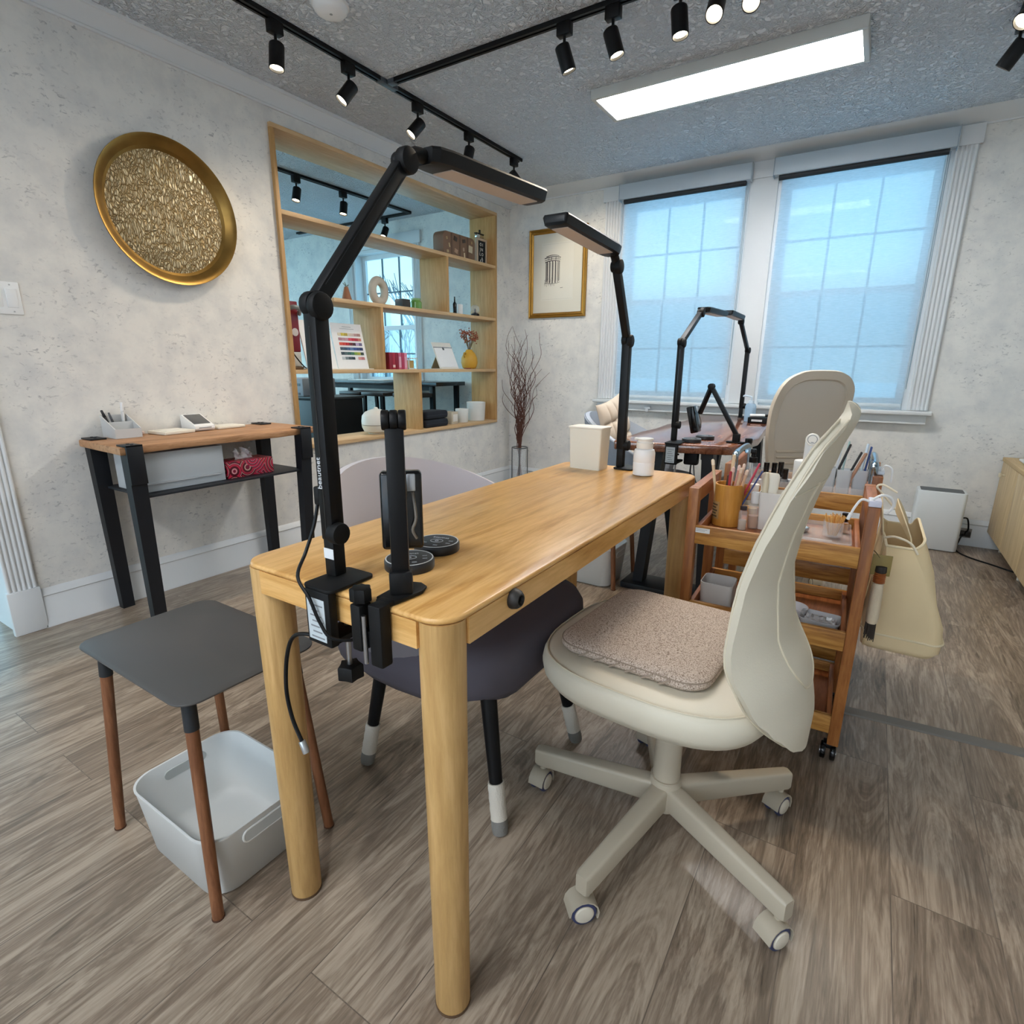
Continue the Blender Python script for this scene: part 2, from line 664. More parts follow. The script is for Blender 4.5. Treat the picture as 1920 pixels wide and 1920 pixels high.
TEAKX = wood('teak_x', '#8c5c2a', '#c8964f', '#b07c3c', 'X', 1.2, 0.42, 3.5)
TEAKY = wood('teak_y', '#7c4622', '#ab6c42', '#955a33', 'Y', 1.2, 0.42, 3.0)
TEAKZ = wood('teak_z', '#774621', '#a86e3a', '#91592d', 'Z', 1.2, 0.42, 3.0)
WALNUT = wood('stool_leg', '#6a4228', '#8f6040', '#7c5034', 'Z', 1.6, 0.5, 2.5)
BIRCHZ = wood('cabinet_face', '#bfa57c', '#dcc8a2', '#d0b88e', 'Z', 0.7, 0.5, 2.0)
BIRCHY = wood('cabinet_top', '#bfa06f', '#d9bf90', '#cfb27f', 'Y', 0.7, 0.5, 2.0)
BAMBOO = wood('bamboo', '#b5792c', '#d29a4a', '#c48a3a', 'Z', 2.2, 0.4, 1.5)
PLAST = M('#dcdfe0', 0.38, var=0.01)
PLASTC = M('#e4dfd0', 0.4, var=0.01)
LEATH = M('#d2cbb8', 0.5, var=0.03, bump=0.1, bscale=300)
LEATHT = M('#cfc5ae', 0.55, var=0.05, bump=0.15, bscale=400)
CHAIRM = M('#b5ab98', 0.4, var=0.03)
GLASS = M('#ffffff', 0.03, trans=1.0, var=0.0, ior=1.45)
CHROME = M('#d8dcdf', 0.12, metal=1.0, var=0.02)
STEEL = M('#a9acb0', 0.3, metal=1.0, var=0.05)
WHITE = M('#eceeee', 0.4, var=0.01)
PAPER = M('#f0f0ee', 0.8, var=0.01)
DARKINK = M('#3a3b3f', 0.8)
GREYINK = M('#7d8084', 0.8)
FROST = sheer('frosted_plastic', '#d8dde0', 0.55, 0.35)
CLEARP = sheer('clear_plastic', '#e3e9ec', 0.22, 0.1)

# ------------------------------------------------------------------ the room
XW, YB, ZC = -2.817, 4.36, 2.43
XO = -3.05            # other face of the partition
struct(B().b2(-7.2, 1.45, -2.4, YB + 0.16, -0.06, 0.0), 'floor', FLOOR)
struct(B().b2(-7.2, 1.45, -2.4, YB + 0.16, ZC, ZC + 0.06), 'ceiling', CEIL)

b = B()
b.b2(XO, XW, 0.70, YB, 0, 0.59)
b.b2(XO, XW, 0.70, YB, 2.279, ZC)
b.b2(XO, XW, 0.70, 2.063, 0.59, 2.279)
b.b2(XO, XW, 4.132, YB, 0.59, 2.279)
b.b2(XO, XW, -0.22, 0.70, 2.06, ZC)
b.b2(XO, XW, -2.3, -0.22, 0, ZC)
struct(b, 'wall_left', WALL)

def wall_x(b, x0, x1, y0, y1, holes):
    """a wall along X with openings (x0, x1, z0, z1)"""
    x = x0
    for h in sorted(holes):
        b.b2(x, h[0], y0, y1, 0, ZC)
        b.b2(h[0], h[1], y0, y1, 0, h[2])
        b.b2(h[0], h[1], y0, y1, h[3], ZC)
        x = h[1]
    b.b2(x, x1, y0, y1, 0, ZC)
    return b
WL = (-1.80, -0.893, 0.815, 2.29)
WR = (-0.722, 0.188, 0.815, 2.29)
WO = (-4.76, -3.915, 0.88, 2.20)
struct(wall_x(B(), XW, 1.45, YB, YB + 0.16, [WL, WR]), 'wall_back', WALL)
struct(wall_x(B(), -7.2, XW, YB, YB + 0.16, [WO]), 'wall_beyond', WALL)
struct(B().b2(1.25, 1.45, -2.3, YB, 0, ZC), 'wall_right', WALL)
b = B()
for h in ((-7.2, -6.6), (-3.4, -2.45), (1.05, 1.45)):
    b.b2(h[0], h[1], -2.4, -2.3, 0, ZC)
for h in ((-6.6, -3.4), (-2.45, 1.05)):
    b.b2(h[0], h[1], -2.4, -2.3, 0, 0.25)
    b.b2(h[0], h[1], -2.4, -2.3, 2.38, ZC)
struct(b, 'wall_front', WALL)
b = B()
b.b2(-7.2, -7.1, -2.3, -0.2, 0, ZC); b.b2(-7.2, -7.1, 3.6, YB, 0, ZC); b.b2(-7.2, -7.1, -0.2, 3.6, 0, 0.5); b.b2(-7.2, -7.1, -0.2, 3.6, 2.3, ZC)
struct(b, 'wall_side', WALL)

def baseboard(b, axis, a0, a1, w, sgn):
    """profile: board, cove and bead, shoe"""
    prof = [(0, 0), (0.026, 0), (0.026, 0.012), (0.018, 0.03), (0.018, 0.118), (0.0145, 0.124), (0.0145, 0.133), (0.019, 0.138), (0.012, 0.152), (0.006, 0.162), (0, 0.166)]
    rs = []
    for a in (a0, a1):
        rs.append([((w + sgn * d, a, z) if axis == 'Y' else (a, w + sgn * d, z)) for d, z in prof])
    return b.rings(rs)
struct(baseboard(B(), 'Y', 0.745, YB, XW, 1), 'baseboard_left', TRIM)
struct(baseboard(B(), 'X', XW, 1.25, YB, -1), 'baseboard_back', TRIM)
struct(baseboard(B(), 'X', -7.1, XO, YB, -1), 'baseboard_beyond', TRIM)
struct(baseboard(B(), 'Y', -2.3, YB, 1.25, -1), 'baseboard_right', TRIM)

def crown(b, axis, a0, a1, w, sgn, prof):
    rs = []
    for a in (a0, a1):
        rs.append([((w + sgn * d, a, z) if axis == 'Y' else (a, w + sgn * d, z)) for d, z in prof])
    return b.rings(rs)
crl = [(0, 2.349), (0.012, 2.349), (0.014, 2.358), (0.009, 2.362), (0.012, 2.372), (0.05, 2.410), (0.052, 2.414), (0.058, 2.416), (0.06, ZC), (0, ZC)]
struct(crown(B(), 'Y', 0.2, YB, XW, 1, crl), 'trim_1', TRIM)
crb = [(0, 2.380), (0.010, 2.380), (0.012, 2.388), (0.02, 2.392), (0.05, 2.405), (0.10, 2.420), (0.15, ZC), (0, ZC)]
struct(crown(B(), 'X', XW, 1.25, YB, -1, crb), 'trim_2', TRIM)

# door casing at the left edge, fluted with a plinth block
b = B()
b.b2(XW, XW + 0.026, 0.642, 0.752, 0, 0.185, 0.003)
b.b2(XW, XW + 0.012, 0.650, 0.745, 0.185, 2.06)
for k in range(6):
    y = 0.656 + k * 0.0166
    b.cyl((XW + 0.012, y, 0.185), (XW + 0.012, y, 2.06), 0.0068, seg=10)
b.b2(XW, XW + 0.026, -0.32, 0.752, 2.06, 2.16, 0.003)
b.b2(XO, XW, 0.66, 0.70, 0, 2.06)
struct(b, 'trim_3', TRIM)

# window casings, mullion, head and sill on the back wall
def flutes(b, x0, x1, z0, z1, n, y=YB):
    b.b2(x0, x1, y - 0.014, y, z0, z1)
    w = (x1 - x0) / n
    for k in range(n):
        x = x0 + w * (k + 0.5)
        b.cyl((x, y - 0.014, z0), (x, y - 0.014, z1), w * 0.40, seg=10)
b = B()
flutes(b, -1.935, -1.80, 0.82, 2.29, 6)
b.b2(-1.95, -1.79, YB - 0.028, YB, 2.285, 2.385, 0.002)
struct(b, 'trim_4', TRIM)
b = B()
flutes(b, 0.19, 0.297, 0.82, 2.29, 5)
b.b2(0.185, 0.312, YB - 0.028, YB, 2.285, 2.385, 0.002)
struct(b, 'trim_5', TRIM)
struct(B().b2(-0.893, -0.722, YB - 0.02, YB, 0.82, 2.284, 0.002), 'trim_6', TRIM)
struct(B().b2(-1.79, 0.185, YB - 0.02, YB, 2.285, 2.385, 0.002), 'trim_7', TRIM)
b = B()
b.b2(-1.955, 0.318, YB - 0.075, YB + 0.08, 0.792, 0.817, 0.006)
b.b2(-1.93, 0.295, YB - 0.03, YB, 0.735, 0.792, 0.004)
b.b2(-1.93, 0.295, YB - 0.042, YB, 0.735, 0.747, 0.003)
struct(b, 'trim_8', TRIM)
# casing of the window beyond the opening
b = B()
flutes(b, -3.915, -3.835, 0.88, 2.20, 4)
flutes(b, -4.85, -4.76, 0.88, 2.20, 4)
b.b2(-4.87, -3.815, YB - 0.026, YB, 2.20, 2.31, 0.003)
b.b2(-4.87, -3.815, YB - 0.06, YB + 0.06, 0.855, 0.88, 0.004)
struct(b, 'trim_9', TRIM)

THIN, nt_, p_ = newmat('window_glass')
nt_.nodes.remove(p_)
_o = nt_.nodes['Material Output']
_t = N(nt_, 'BsdfTransparent'); _t.inputs['Color'].default_value = (0.92, 0.98, 0.99, 1)
_g = N(nt_, 'BsdfGlossy'); _g.inputs['Roughness'].default_value = 0.02
_m = N(nt_, 'MixShader'); _m.inputs[0].default_value = 0.06
nt_.links.new(_t.outputs[0], _m.inputs[1]); nt_.links.new(_g.outputs[0], _m.inputs[2]); nt_.links.new(_m.outputs[0], _o.inputs['Surface'])
FILL_GLASS, nt_, p_ = newmat('fill_filter_glass')  # tint added to take the blue out of the fill daylight
nt_.nodes.remove(p_)
_o = nt_.nodes['Material Output']
_t = N(nt_, 'BsdfTransparent'); _t.inputs['Color'].default_value = (1.0, 0.83, 0.80, 1)
_g = N(nt_, 'BsdfGlossy'); _g.inputs['Roughness'].default_value = 0.02
_m = N(nt_, 'MixShader'); _m.inputs[0].default_value = 0.06
nt_.links.new(_t.outputs[0], _m.inputs[1]); nt_.links.new(_g.outputs[0], _m.inputs[2]); nt_.links.new(_m.outputs[0], _o.inputs['Surface'])
SCREEN = sheer('insect_screen', '#5b6468', 0.22, 0.8)
MUNT = M('#c4cccf', 0.4)
MUNTD = M('#5d7480', 0.4)

def window(name, x0, x1, z0, z1, zm, cols, munt, screen=True):
    y = YB + 0.085
    b = B()
    t = 0.03
    b.b2(x0, x0 + t, YB + 0.0, YB + 0.15, z0, z1)
    b.b2(x1 - t, x1, YB + 0.0, YB + 0.15, z0, z1)
    b.b2(x0 + t, x1 - t, YB + 0.0, YB + 0.15, z1 - t, z1)
    b.b2(x0 + t, x1 - t, YB + 0.04, YB + 0.15, z0, z0 + t)
    root = struct(b, name, VINYLW)
    for s, (a, c, yy) in enumerate(((zm - 0.02, z1 - t, y + 0.03), (z0 + t, zm + 0.02, y))):
        b = B()
        w = 0.042
        b.b2(x0 + t, x0 + t + w, yy - 0.014, yy + 0.014, a, c)
        b.b2(x1 - t - w, x1 - t, yy - 0.014, yy + 0.014, a, c)
        b.b2(x0 + t + w, x1 - t - w, yy - 0.014, yy + 0.014, a, a + w)
        b.b2(x0 + t + w, x1 - t - w, yy - 0.014, yy + 0.014, c - w, c)
        sash = b.obj('sash', VINYLW, root)
        b = B()
        X0, X1 = x0 + t + w, x1 - t - w
        for k in range(1, cols):
            x = X0 + (X1 - X0) * k / cols
            b.b2(x - 0.007, x + 0.007, yy - 0.006, yy + 0.006, a + w, c - w)
        zc = (a + c) / 2
        b.b2(X0, X1, yy - 0.006, yy + 0.006, zc - 0.007, zc + 0.007)
        b.obj('muntin', munt, sash)
        B().b2(X0, X1, yy + 0.007, yy + 0.010, a + w, c - w).obj('pane', THIN, sash)
    if screen:
        B().b2(x0 + t, x1 - t, y + 0.028, y + 0.030, z0 + t, zm).obj('insect_screen', SCREEN, root)
    return root
window('window_1', *WL[:2], 0.815, 2.29, 1.56, 3, MUNTD)
window('window_2', *WR[:2], 0.815, 2.29, 1.56, 3, MUNTD)
def fill_glazing(name, x0, x1, glass=None):  # unseen glazing added to flood the rooms with daylight
    b = B()
    n = 4
    for k in range(n + 1):
        x = x0 + (x1 - x0) * k / n
        b.b2(x - 0.025, x + 0.025, -2.38, -2.32, 0.25, 2.38)
    b.b2(x0, x1, -2.38, -2.32, 0.25, 0.31); b.b2(x0, x1, -2.38, -2.32, 2.33, 2.38)
    root = struct(b, name, M('#3a3d40', 0.5))
    B().b2(x0, x1, -2.352, -2.348, 0.3, 2.34).obj('pane', glass or FILL_GLASS, root)
fill_glazing('fill_window_4', -2.45, 1.05)
fill_glazing('fill_window_5', -6.6, -3.4, THIN)
b = B()
for k in range(5):
    y = -0.2 + 3.8 * k / 4
    b.b2(-7.18, -7.12, y - .025, y + .025, 0.5, 2.3)
b.b2(-7.18, -7.12, -0.2, 3.6, 0.5, 0.56); b.b2(-7.18, -7.12, -0.2, 3.6, 2.25, 2.3)
_w6 = struct(b, 'fill_window_6', VINYLW)  # unseen window added to bring daylight into the room beyond
B().b2(-7.152, -7.148, -0.19, 3.59, 0.55, 2.26).obj('pane', THIN, _w6)
window('window_3', *WO[:2], 0.88, 2.20, 1.45, 3, MUNTD, True)

# outdoors
SNOW = M('#b4c6d2', 0.9, var=0.06)
struct(B().b2(-60, 60, 1, 90, -1.0, -0.9), 'ground', SNOW)
struct(B().b2(-60, 60, -60, 1, -1.0, -0.9), 'bounce_ground', M('#f4f6f8', 0.9, var=0.02))  # unseen bright ground added to bounce light onto the ceiling
BARK = M('#3d4a55', 0.9, var=0.15)
def bare_tree(x, y, h, seed, label):
    rnd = random.Random(seed)
    b = B()
    def grow(p, d, L, r, n):
        q = p + d * L
        m = p + d * L * 0.5 + Vector((rnd.uniform(-1, 1), rnd.uniform(-1, 1), 0)) * L * 0.05
        b.tube([p, m, q], [r, r * 0.85, r * 0.65], 5)
        if n == 0:
            return
        for k in range(3 if n > 1 else 3):
            e = (d + Vector((rnd.uniform(-1, 1), rnd.uniform(-1, 1), rnd.uniform(-0.2, 0.5))) * 0.55).normalized()
            grow(q if k else m.lerp(q, 0.6), e, L * rnd.uniform(0.6, 0.8), r * 0.58, n - 1)
    grow(Vector((x, y, -0.9)), Vector((0, 0, 1)), h * 0.3, h * 0.018, 4)
    props(b.obj('bare_tree', BARK), label, 'tree', 'bare trees outside')
bare_tree(-11.8, 13.5, 6.0, 3, 'tall bare winter tree seen at the right of the unshaded window')
bare_tree(-17.5, 19.0, 5.0, 5, 'smaller bare winter tree seen low in the middle of the unshaded window')
bare_tree(-21.0, 20.0, 4.6, 8, 'bare winter tree seen at the left of the unshaded window')
b = B()
rnd = random.Random(4)
for k in range(70):
    x = -36 + k * 0.26 + rnd.uniform(-.2, .2)
    y = 27 + rnd.uniform(-1, 1)
    for j in range(4):
        b.tube([(x, y, -0.9), (x + rnd.uniform(-.4, .4), y, 0.6), (x + rnd.uniform(-.9, .9), y, rnd.uniform(1.2, 2.6))], [0.09, 0.06, 0.015], 4)
o = props(b.obj('bare_shrubbery', M('#6d8593', 0.9)), 'row of bare shrubs along the far snowy ground outside', 'shrubs')
o['kind'] = 'stuff'

# roller blinds
def blind(x0, x1, cx0, cx1, label):
    r = thing('roller_blind', label, 'window blind', ((x0 + x1) / 2, YB, 0), 0, 'roller blinds on the back windows')
    c = (x0 + x1) / 2
    b = B()
    b.b2(cx0 - c, cx1 - c, -0.085, -0.029, 2.272, 2.372, 0.004)
    b.b2(cx0 - c - 0.004, cx0 - c, -0.089, -0.025, 2.262, 2.376, 0.002)
    b.b2(cx1 - c, cx1 - c + 0.004, -0.089, -0.025, 2.262, 2.376, 0.002)
    b.obj('cassette', M('#b9c4cc', 0.4), r)
    B().cyl((cx0 - c + 0.03, -0.050, 2.262), (cx1 - c - 0.03, -0.050, 2.262), 0.018).obj('roller', M('#24282c', 0.6), r)
    B().b2(x0 - c, x1 - c, -0.0345, -0.0325, 0.855, 2.262).obj('fabric', BLIND, r)
    B().b2(x0 - c, x1 - c, -0.041, -0.026, 0.835, 0.857, 0.004).obj('bottom_bar', M('#c9d6dd', 0.4), r)
    b = B()
    b.tube([(x1 - c + 0.012, -0.05, 2.26), (x1 - c + 0.013, -0.05, 1.6), (x1 - c + 0.012, -0.05, 0.95)], 0.0022, 6)
    b.tube([(x1 - c + 0.02, -0.05, 2.26), (x1 - c + 0.021, -0.05, 1.6), (x1 - c + 0.012, -0.05, 0.95)], 0.0022, 6)
    b.obj('bead_chain', M('#8fa3ae', 0.5), r)
    return r
blind(-1.775, -0.918, -1.80, -0.885, 'sheer roller blind lowered over the left window')
blind(-0.697, 0.150, -0.745, 0.195, 'sheer roller blind lowered over the right window')
b = B()
b.box((0, -0.006, 0), (0.05, 0.012, 0.022), 0.003)
b.cyl((0, -0.012, -0.02), (0, -0.02, -0.02), 0.013)
o = b.obj('sash_lock', M('#c9cdd0', 0.3))
o.location = (-1.49, YB - 0.042, 0.765)
props(o, 'small white catch on the sill board below the left window', 'latch')

# metal strip in the floor
b = B()
b.rings([[(x, 1.922 + (x - 0.1) * 0.10 + dy, z) for dy, z in ((-0.024, 0), (-0.02, 0.005), (0, 0.007), (0.02, 0.005), (0.024, 0))] for x in (-0.45, 1.25)])
o = b.obj('threshold_strip', M('#6f6c66', 0.5))
props(o, 'grey metal threshold strip across the plank floor at right', 'floor strip')

# ------------------------------------------------------------------ lights of the room and added fill panels
def led_panel(x0, x1, y0, y1, label, emit):
    r = thing('led_ceiling_panel', label, 'ceiling light', ((x0 + x1) / 2, (y0 + y1) / 2, ZC))
    hx, hy = (x1 - x0) / 2, (y1 - y0) / 2
    b = B()
    t = 0.022
    z0, z1 = -0.045, 0.0
    b.b2(-hx, hx, -hy, -hy + t, z0, z1, 0.002); b.b2(-hx, hx, hy - t, hy, z0, z1, 0.002)
    b.b2(-hx, -hx + t, -hy + t, hy - t, z0, z1, 0.002); b.b2(hx - t, hx, -hy + t, hy - t, z0, z1, 0.002)
    b.obj('frame', M('#c8c9c4', 0.4), r)
    B().b2(-hx + t, hx - t, -hy + t, hy - t, -0.036, -0.030).obj('diffuser', emat('led_diffuser', (0.98, 0.985, 1.0, 1), emit), r)
    return r
led_panel(-1.425, -0.225, 2.955, 3.275, 'long lit white panel light on the ceiling', PANEL_EMIT)
led_panel(-1.425, -0.225, -0.9, -0.58, 'added unseen fill panel on the ceiling above the camera side of the room', PANEL_EMIT * FILL_PANEL_W)  # unseen panel added as fill light behind the camera
led_panel(-5.6, -4.4, 1.5, 1.82, 'added fill panel on the ceiling in the room beyond the shelf opening', PANEL_EMIT * 0.6)  # panel added to brighten the room beyond

r = thing('track_rail', 'black ceiling track with a branch joining it in a tee', 'light track', (-2.245, 2.35, ZC))
def rail(name, x0, y0, x1, y1):
    d = Vector((x1 - x0, y1 - y0, 0))
    L = d.length
    b = B().at(((x0 + x1) / 2, (y0 + y1) / 2, 0), math.atan2(d.y, d.x))
    b.b2(-L / 2, L / 2, -0.0175, -0.006, -0.018, 0); b.b2(-L / 2, L / 2, 0.006, 0.0175, -0.018, 0); b.b2(-L / 2, L / 2, -0.006, 0.006, -0.012, 0)
    return b
rail('r', 0, -2.0, 0, -0.06).obj('rail', BLACKM, r)
rail('r', 0, 0.06, 0, 1.25).obj('rail', BLACKM, r)
rail('r', 0.06, 0, 2.5475, 0).obj('rail', BLACKM, r)
rail('r', 2.53, 0.0, 2.53, 1.0).obj('rail', BLACKM, r)
b = B(); b.b2(-0.018, 0.018, -0.06, 0.06, -0.02, 0, 0.001); b.b2(0.018, 0.06, -0.018, 0.018, -0.02, 0, 0.001)
o = b.obj('tee_connector', M('#4d545a', 0.4), r)
r2 = thing('track_rail', 'black angled ceiling track in the room beyond the shelf opening', 'light track', (-3.80, 2.9, ZC))
rail('r', 0, -0.75, 0, 1.3).obj('rail', BLACKM, r2)
rail('r', 0, 1.3, -1.6, 1.3).obj('rail', BLACKM, r2)

LENS = emat('spot_lens', (1.0, 0.86, 0.62, 1), 14.0)
LENSOFF = M('#3a3936', 0.4)
def spot(x, y, d, label, axis='Y', on=True, w=SPOT_W, drop=0.055, warm=(1.0, 0.84, 0.64)):
    """adapter in the rail, stem, cylinder head aimed along d"""
    r = thing('track_spotlight', label, 'spotlight', (x, y, ZC - 0.018), 0, 'black track spotlights')
    b = B()
    dd = (0.034, 0.06, 0.045) if axis == 'Y' else (0.06, 0.034, 0.045)
    b.box((0, 0, -0.0225), dd, 0.003)
    b.obj('adapter', BLACKM, r)
    d = Vector(d).normalized()
    B().tube([(0, 0, -0.044), (0, 0, -0.044 - drop)], 0.006, 8).obj('stem', BLACKM, r)
    p = Vector((0, 0, -0.05 - drop))
    side = d.cross(Vector((0, 0, 1)))
    side = side.normalized() if side.length > 1e-3 else Vector((1, 0, 0))
    L, R = 0.095, 0.030
    p0 = p - d * 0.03
    b = B()
    a = d.orthogonal().normalized()
    c = d.cross(a)
    prof = [(0, R * .86), (0.003, R * .96), (0.008, R), (L, R), (L, R * .9), (L - 0.012, R * .84)]
    b.rings([[p0 + d * t + (a * math.cos(2 * PI * k / 24) + c * math.sin(2 * PI * k / 24)) * q for k in range(24)] for t, q in prof], cap1=False)
    b.obj('housing', BLACKM, r)
    b = B()
    b.cyl(p0 + d * (L - 0.016), p0 + d * (L - 0.010), R * 0.85, R * 0.85)
    b.obj('lens', LENS if on else LENSOFF, r)
    if on:
        l = bpy.data.lights.new('spot_beam', 'SPOT')
        l.energy = w
        l.spot_size = math.radians(82)
        l.spot_blend = 0.8
        l.shadow_soft_size = 0.025
        l.color = warm
        lo = bpy.data.objects.new('spot_beam', l)
        COL.objects.link(lo)
        lo.parent = r
        q = p0 + d * (L + 0.004)
        lo.matrix_local = Matrix.Translation(q) @ d.to_track_quat('-Z', 'Y').to_matrix().to_4x4()
    return r
TA = -2.245
spot(TA, 1.72, (0.05, -0.15, -1), 'first track spotlight above the round wall plate, aimed straight down')
spot(TA, 2.10, (-0.30, -0.55, -0.8), 'track spotlight just before the tee, tilted towards the left wall')
spot(TA, 2.57, (-0.32, -0.58, -0.75), 'track spotlight just past the tee, tilted towards the shelf opening')
spot(TA, 3.02, (-0.06, -0.28, -1), 'track spotlight second from the window end, aimed down')
spot(TA, 3.52, (0.25, 0.75, -0.6), 'last track spotlight at the window end, tilted to the back wall')
TB = 2.35
spot(-1.26, TB, (0.25, 0.25, -0.9), 'spotlight nearest the tee on the branch track', 'X')
spot(-1.05, TB, (0.30, 0.10, -0.9), 'second spotlight from the tee on the branch track', 'X')
spot(-0.79, TB, (0.15, -0.05, -1), 'third spotlight from the tee on the branch track, cut by the photo top', 'X')
spot(-0.66, TB, (0.1, -0.65, -0.75), 'glowing spotlight facing the viewer on the branch track, left one of two', 'X')
spot(-0.54, TB, (0.1, -0.65, -0.75), 'glowing spotlight facing the viewer on the branch track, right one of two', 'X')
spot(0.285, 3.27, (-0.50, 0.25, -0.75), 'lone track spotlight at the right edge of the photo', 'Y')
spot(0.285, 2.96, (-0.5, -0.45, -0.7), 'track spotlight at the top right corner of the photo, mostly cut off', 'Y')
spot(-3.80, 2.98, (0.05, -0.25, -0.9), 'glowing spotlight on the track beyond the opening, left one', 'Y')
spot(-3.80, 3.42, (0.05, -0.2, -0.95), 'spotlight on the track beyond the opening, right one', 'Y')
spot(-4.12, 4.20, (0.0, -0.4, -0.8), 'small glowing spotlight near the window beyond the opening', 'X')

b = B()
b.lathe([(0.001, -0.042), (0.02, -0.042), (0.03, -0.040), (0.05, -0.034), (0.062, -0.024), (0.066, -0.012), (0.07, -0.010), (0.07, 0)], (0, 0, 0), 36)
r = thing('smoke_detector', 'round white smoke detector on the ceiling', 'smoke detector', (-1.99, 1.79, ZC))
b.obj('body', WHITE, r)
B().cyl((0.012, -0.01, -0.0425), (0.012, -0.01, -0.040), 0.006).obj('button', M('#9aa0a4', 0.4), r)

# ------------------------------------------------------------------ left wall: switch, plate, shelf unit
r = thing('light_switch', 'white double rocker light switch on the wall at left', 'light switch', (XW, 0.842, 1.316), 0)
B().box((0.003, 0, 0), (0.006, 0.105, 0.118), 0.003).obj('plate', WHITE, r)
for k in (-1, 1):
    b = B().at((0.0065, k * 0.0235, 0), 0, 0, 0.05)
    b.box((0, 0, 0), (0.006, 0.034, 0.068), 0.002)
    b.obj('rocker', WHITE, r)
b = B()
for y in (-0.0235, 0.0235):
    for z in (-0.048, 0.048):
        b.cyl((0.0055, y, z), (0.0068, y, z), 0.003, seg=10)
b.obj('screws', M('#b5b8ba', 0.4), r)

def reliefmat():
    m, nt, p = newmat('hammered_relief')
    tc = N(nt, 'TexCoord')
    def layer(rot, sc):
        mp = N(nt, 'Mapping')
        mp.inputs['Rotation'].default_value = (rot, 0, 0)
        mp.inputs['Scale'].default_value = (1, 2.6, 0.8)
        nt.links.new(tc.outputs['Object'], mp.inputs['Vector'])
        d = N(nt, 'TexNoise', Scale=5.0, Detail=2.0)
        nt.links.new(tc.outputs['Object'], d.inputs['Vector'])
        mx = N(nt, 'VectorMath', operation='SCALE')
        mx.inputs['Scale'].default_value = 0.28
        nt.links.new(d.outputs['Color'], mx.inputs[0])
        ad = N(nt, 'VectorMath', operation='ADD')
        nt.links.new(mp.outputs['Vector'], ad.inputs[0])
        nt.links.new(mx.outputs[0], ad.inputs[1])
        v = N(nt, 'TexVoronoi', feature='DISTANCE_TO_EDGE', Scale=sc)
        nt.links.new(ad.outputs[0], v.inputs['Vector'])
        return v.outputs['Distance']
    a, c = layer(0.7, 36.0), layer(-0.8, 30.0)
    mn = N(nt, 'Math', operation='MINIMUM')
    nt.links.new(a, mn.inputs[0]); nt.links.new(c, mn.inputs[1])
    cr = N(nt, 'ValToRGB')
    e = cr.color_ramp.elements
    e[0].position = 0.0; e[0].color = lin('#6f5b3a')
    e[1].position = 0.13; e[1].color = lin('#f0dfb8')
    k = e.new(0.04); k.color = lin('#bfa16a')
    nt.links.new(mn.outputs[0], cr.inputs['Fac'])
    nt.links.new(cr.outputs['Color'], p.inputs['Base Color'])
    p.inputs['Metallic'].default_value = 0.12
    p.inputs['Roughness'].default_value = 0.38
    bp = N(nt, 'Bump', Strength=1.0, Distance=0.012)
    sm = N(nt, 'MapRange')
    sm.inputs['From Max'].default_value = 0.2
    nt.links.new(mn.outputs[0], sm.inputs['Value'])
    nt.links.new(sm.outputs['Result'], bp.inputs['Height'])
    nt.links.new(bp.outputs['Normal'], p.inputs['Normal'])
    return m
r = thing('wall_plate', 'large round brass dish with embossed centre on the left wall', 'wall decoration', (XW, 1.492, 1.735))
R90 = Matrix.Rotation(PI / 2, 4, 'Y')
b = B(); b.M = R90
b.lathe([(0.225, 0.004), (0.252, 0.010), (0.262, 0.020), (0.282, 0.038), (0.297, 0.050), (0.303, 0.052), (0.304, 0.048), (0.298, 0.044), (0.25, 0.012), (0.23, 0.0), (0.20, 0.0)], (0, 0, 0), 72, False, False)
b.obj('rim', M('#8f713c', 0.34, metal=0.9, var=0.55), r)  # mottling stands in for reflections, painted into the brass
b = B(); b.M = R90
b.lathe([(0.0, 0.022), (0.10, 0.021), (0.19, 0.018), (0.240, 0.014), (0.256, 0.010), (0.256, 0.0), (0.0, 0.0)], (0, 0, 0), 72, False, False)
b.obj('embossed_centre', reliefmat(), r)

SX0, SX1 = -3.06, -2.797
r = thing('shelf_unit', 'open oak shelf unit built into the opening in the left wall', 'shelf', (0, 0, 0))
t = 0.022
B().b2(SX0, SX1, 2.063, 4.132, 2.257, 2.279, 0.001).obj('top_board', SHELFH, r)
B().b2(SX0, SX1, 2.063, 4.132, 0.590, 0.614, 0.001).obj('bottom_board', SHELFH, r)
for y0 in (2.063, 4.110):
    B().b2(SX0, SX1, y0, y0 + t, 0.614, 2.257, 0.001).obj('side_board', SHELFV, r)
B().b2(SX0, SX1, 2.085, 4.11, 1.855, 1.878, 0.001).obj('shelf', SHELFH, r)
B().b2(SX0, SX1, 2.395, 4.11, 1.443, 1.466, 0.001).obj('shelf', SHELFH, r)
B().b2(SX0, SX1, 2.085, 4.11, 1.026, 1.049, 0.001).obj('shelf', SHELFH, r)
B().b2(SX0, SX1, 3.468, 3.49, 1.466, 1.855, 0.001).obj('divider', SHELFV, r)
B().b2(SX0, SX1, 2.775, 2.797, 1.049, 1.443, 0.001).obj('divider', SHELFV, r)
B().b2(SX0, SX1, 3.127, 3.149, 0.614, 1.026, 0.001).obj('divider', SHELFV, r)

# ------------------------------------------------------------------ things on the shelf unit
z1, z2, z3, z4 = 1.878, 1.466, 1.049, 0.614
def sxl(y, z, x=-2.92):
    return (x, y, z)

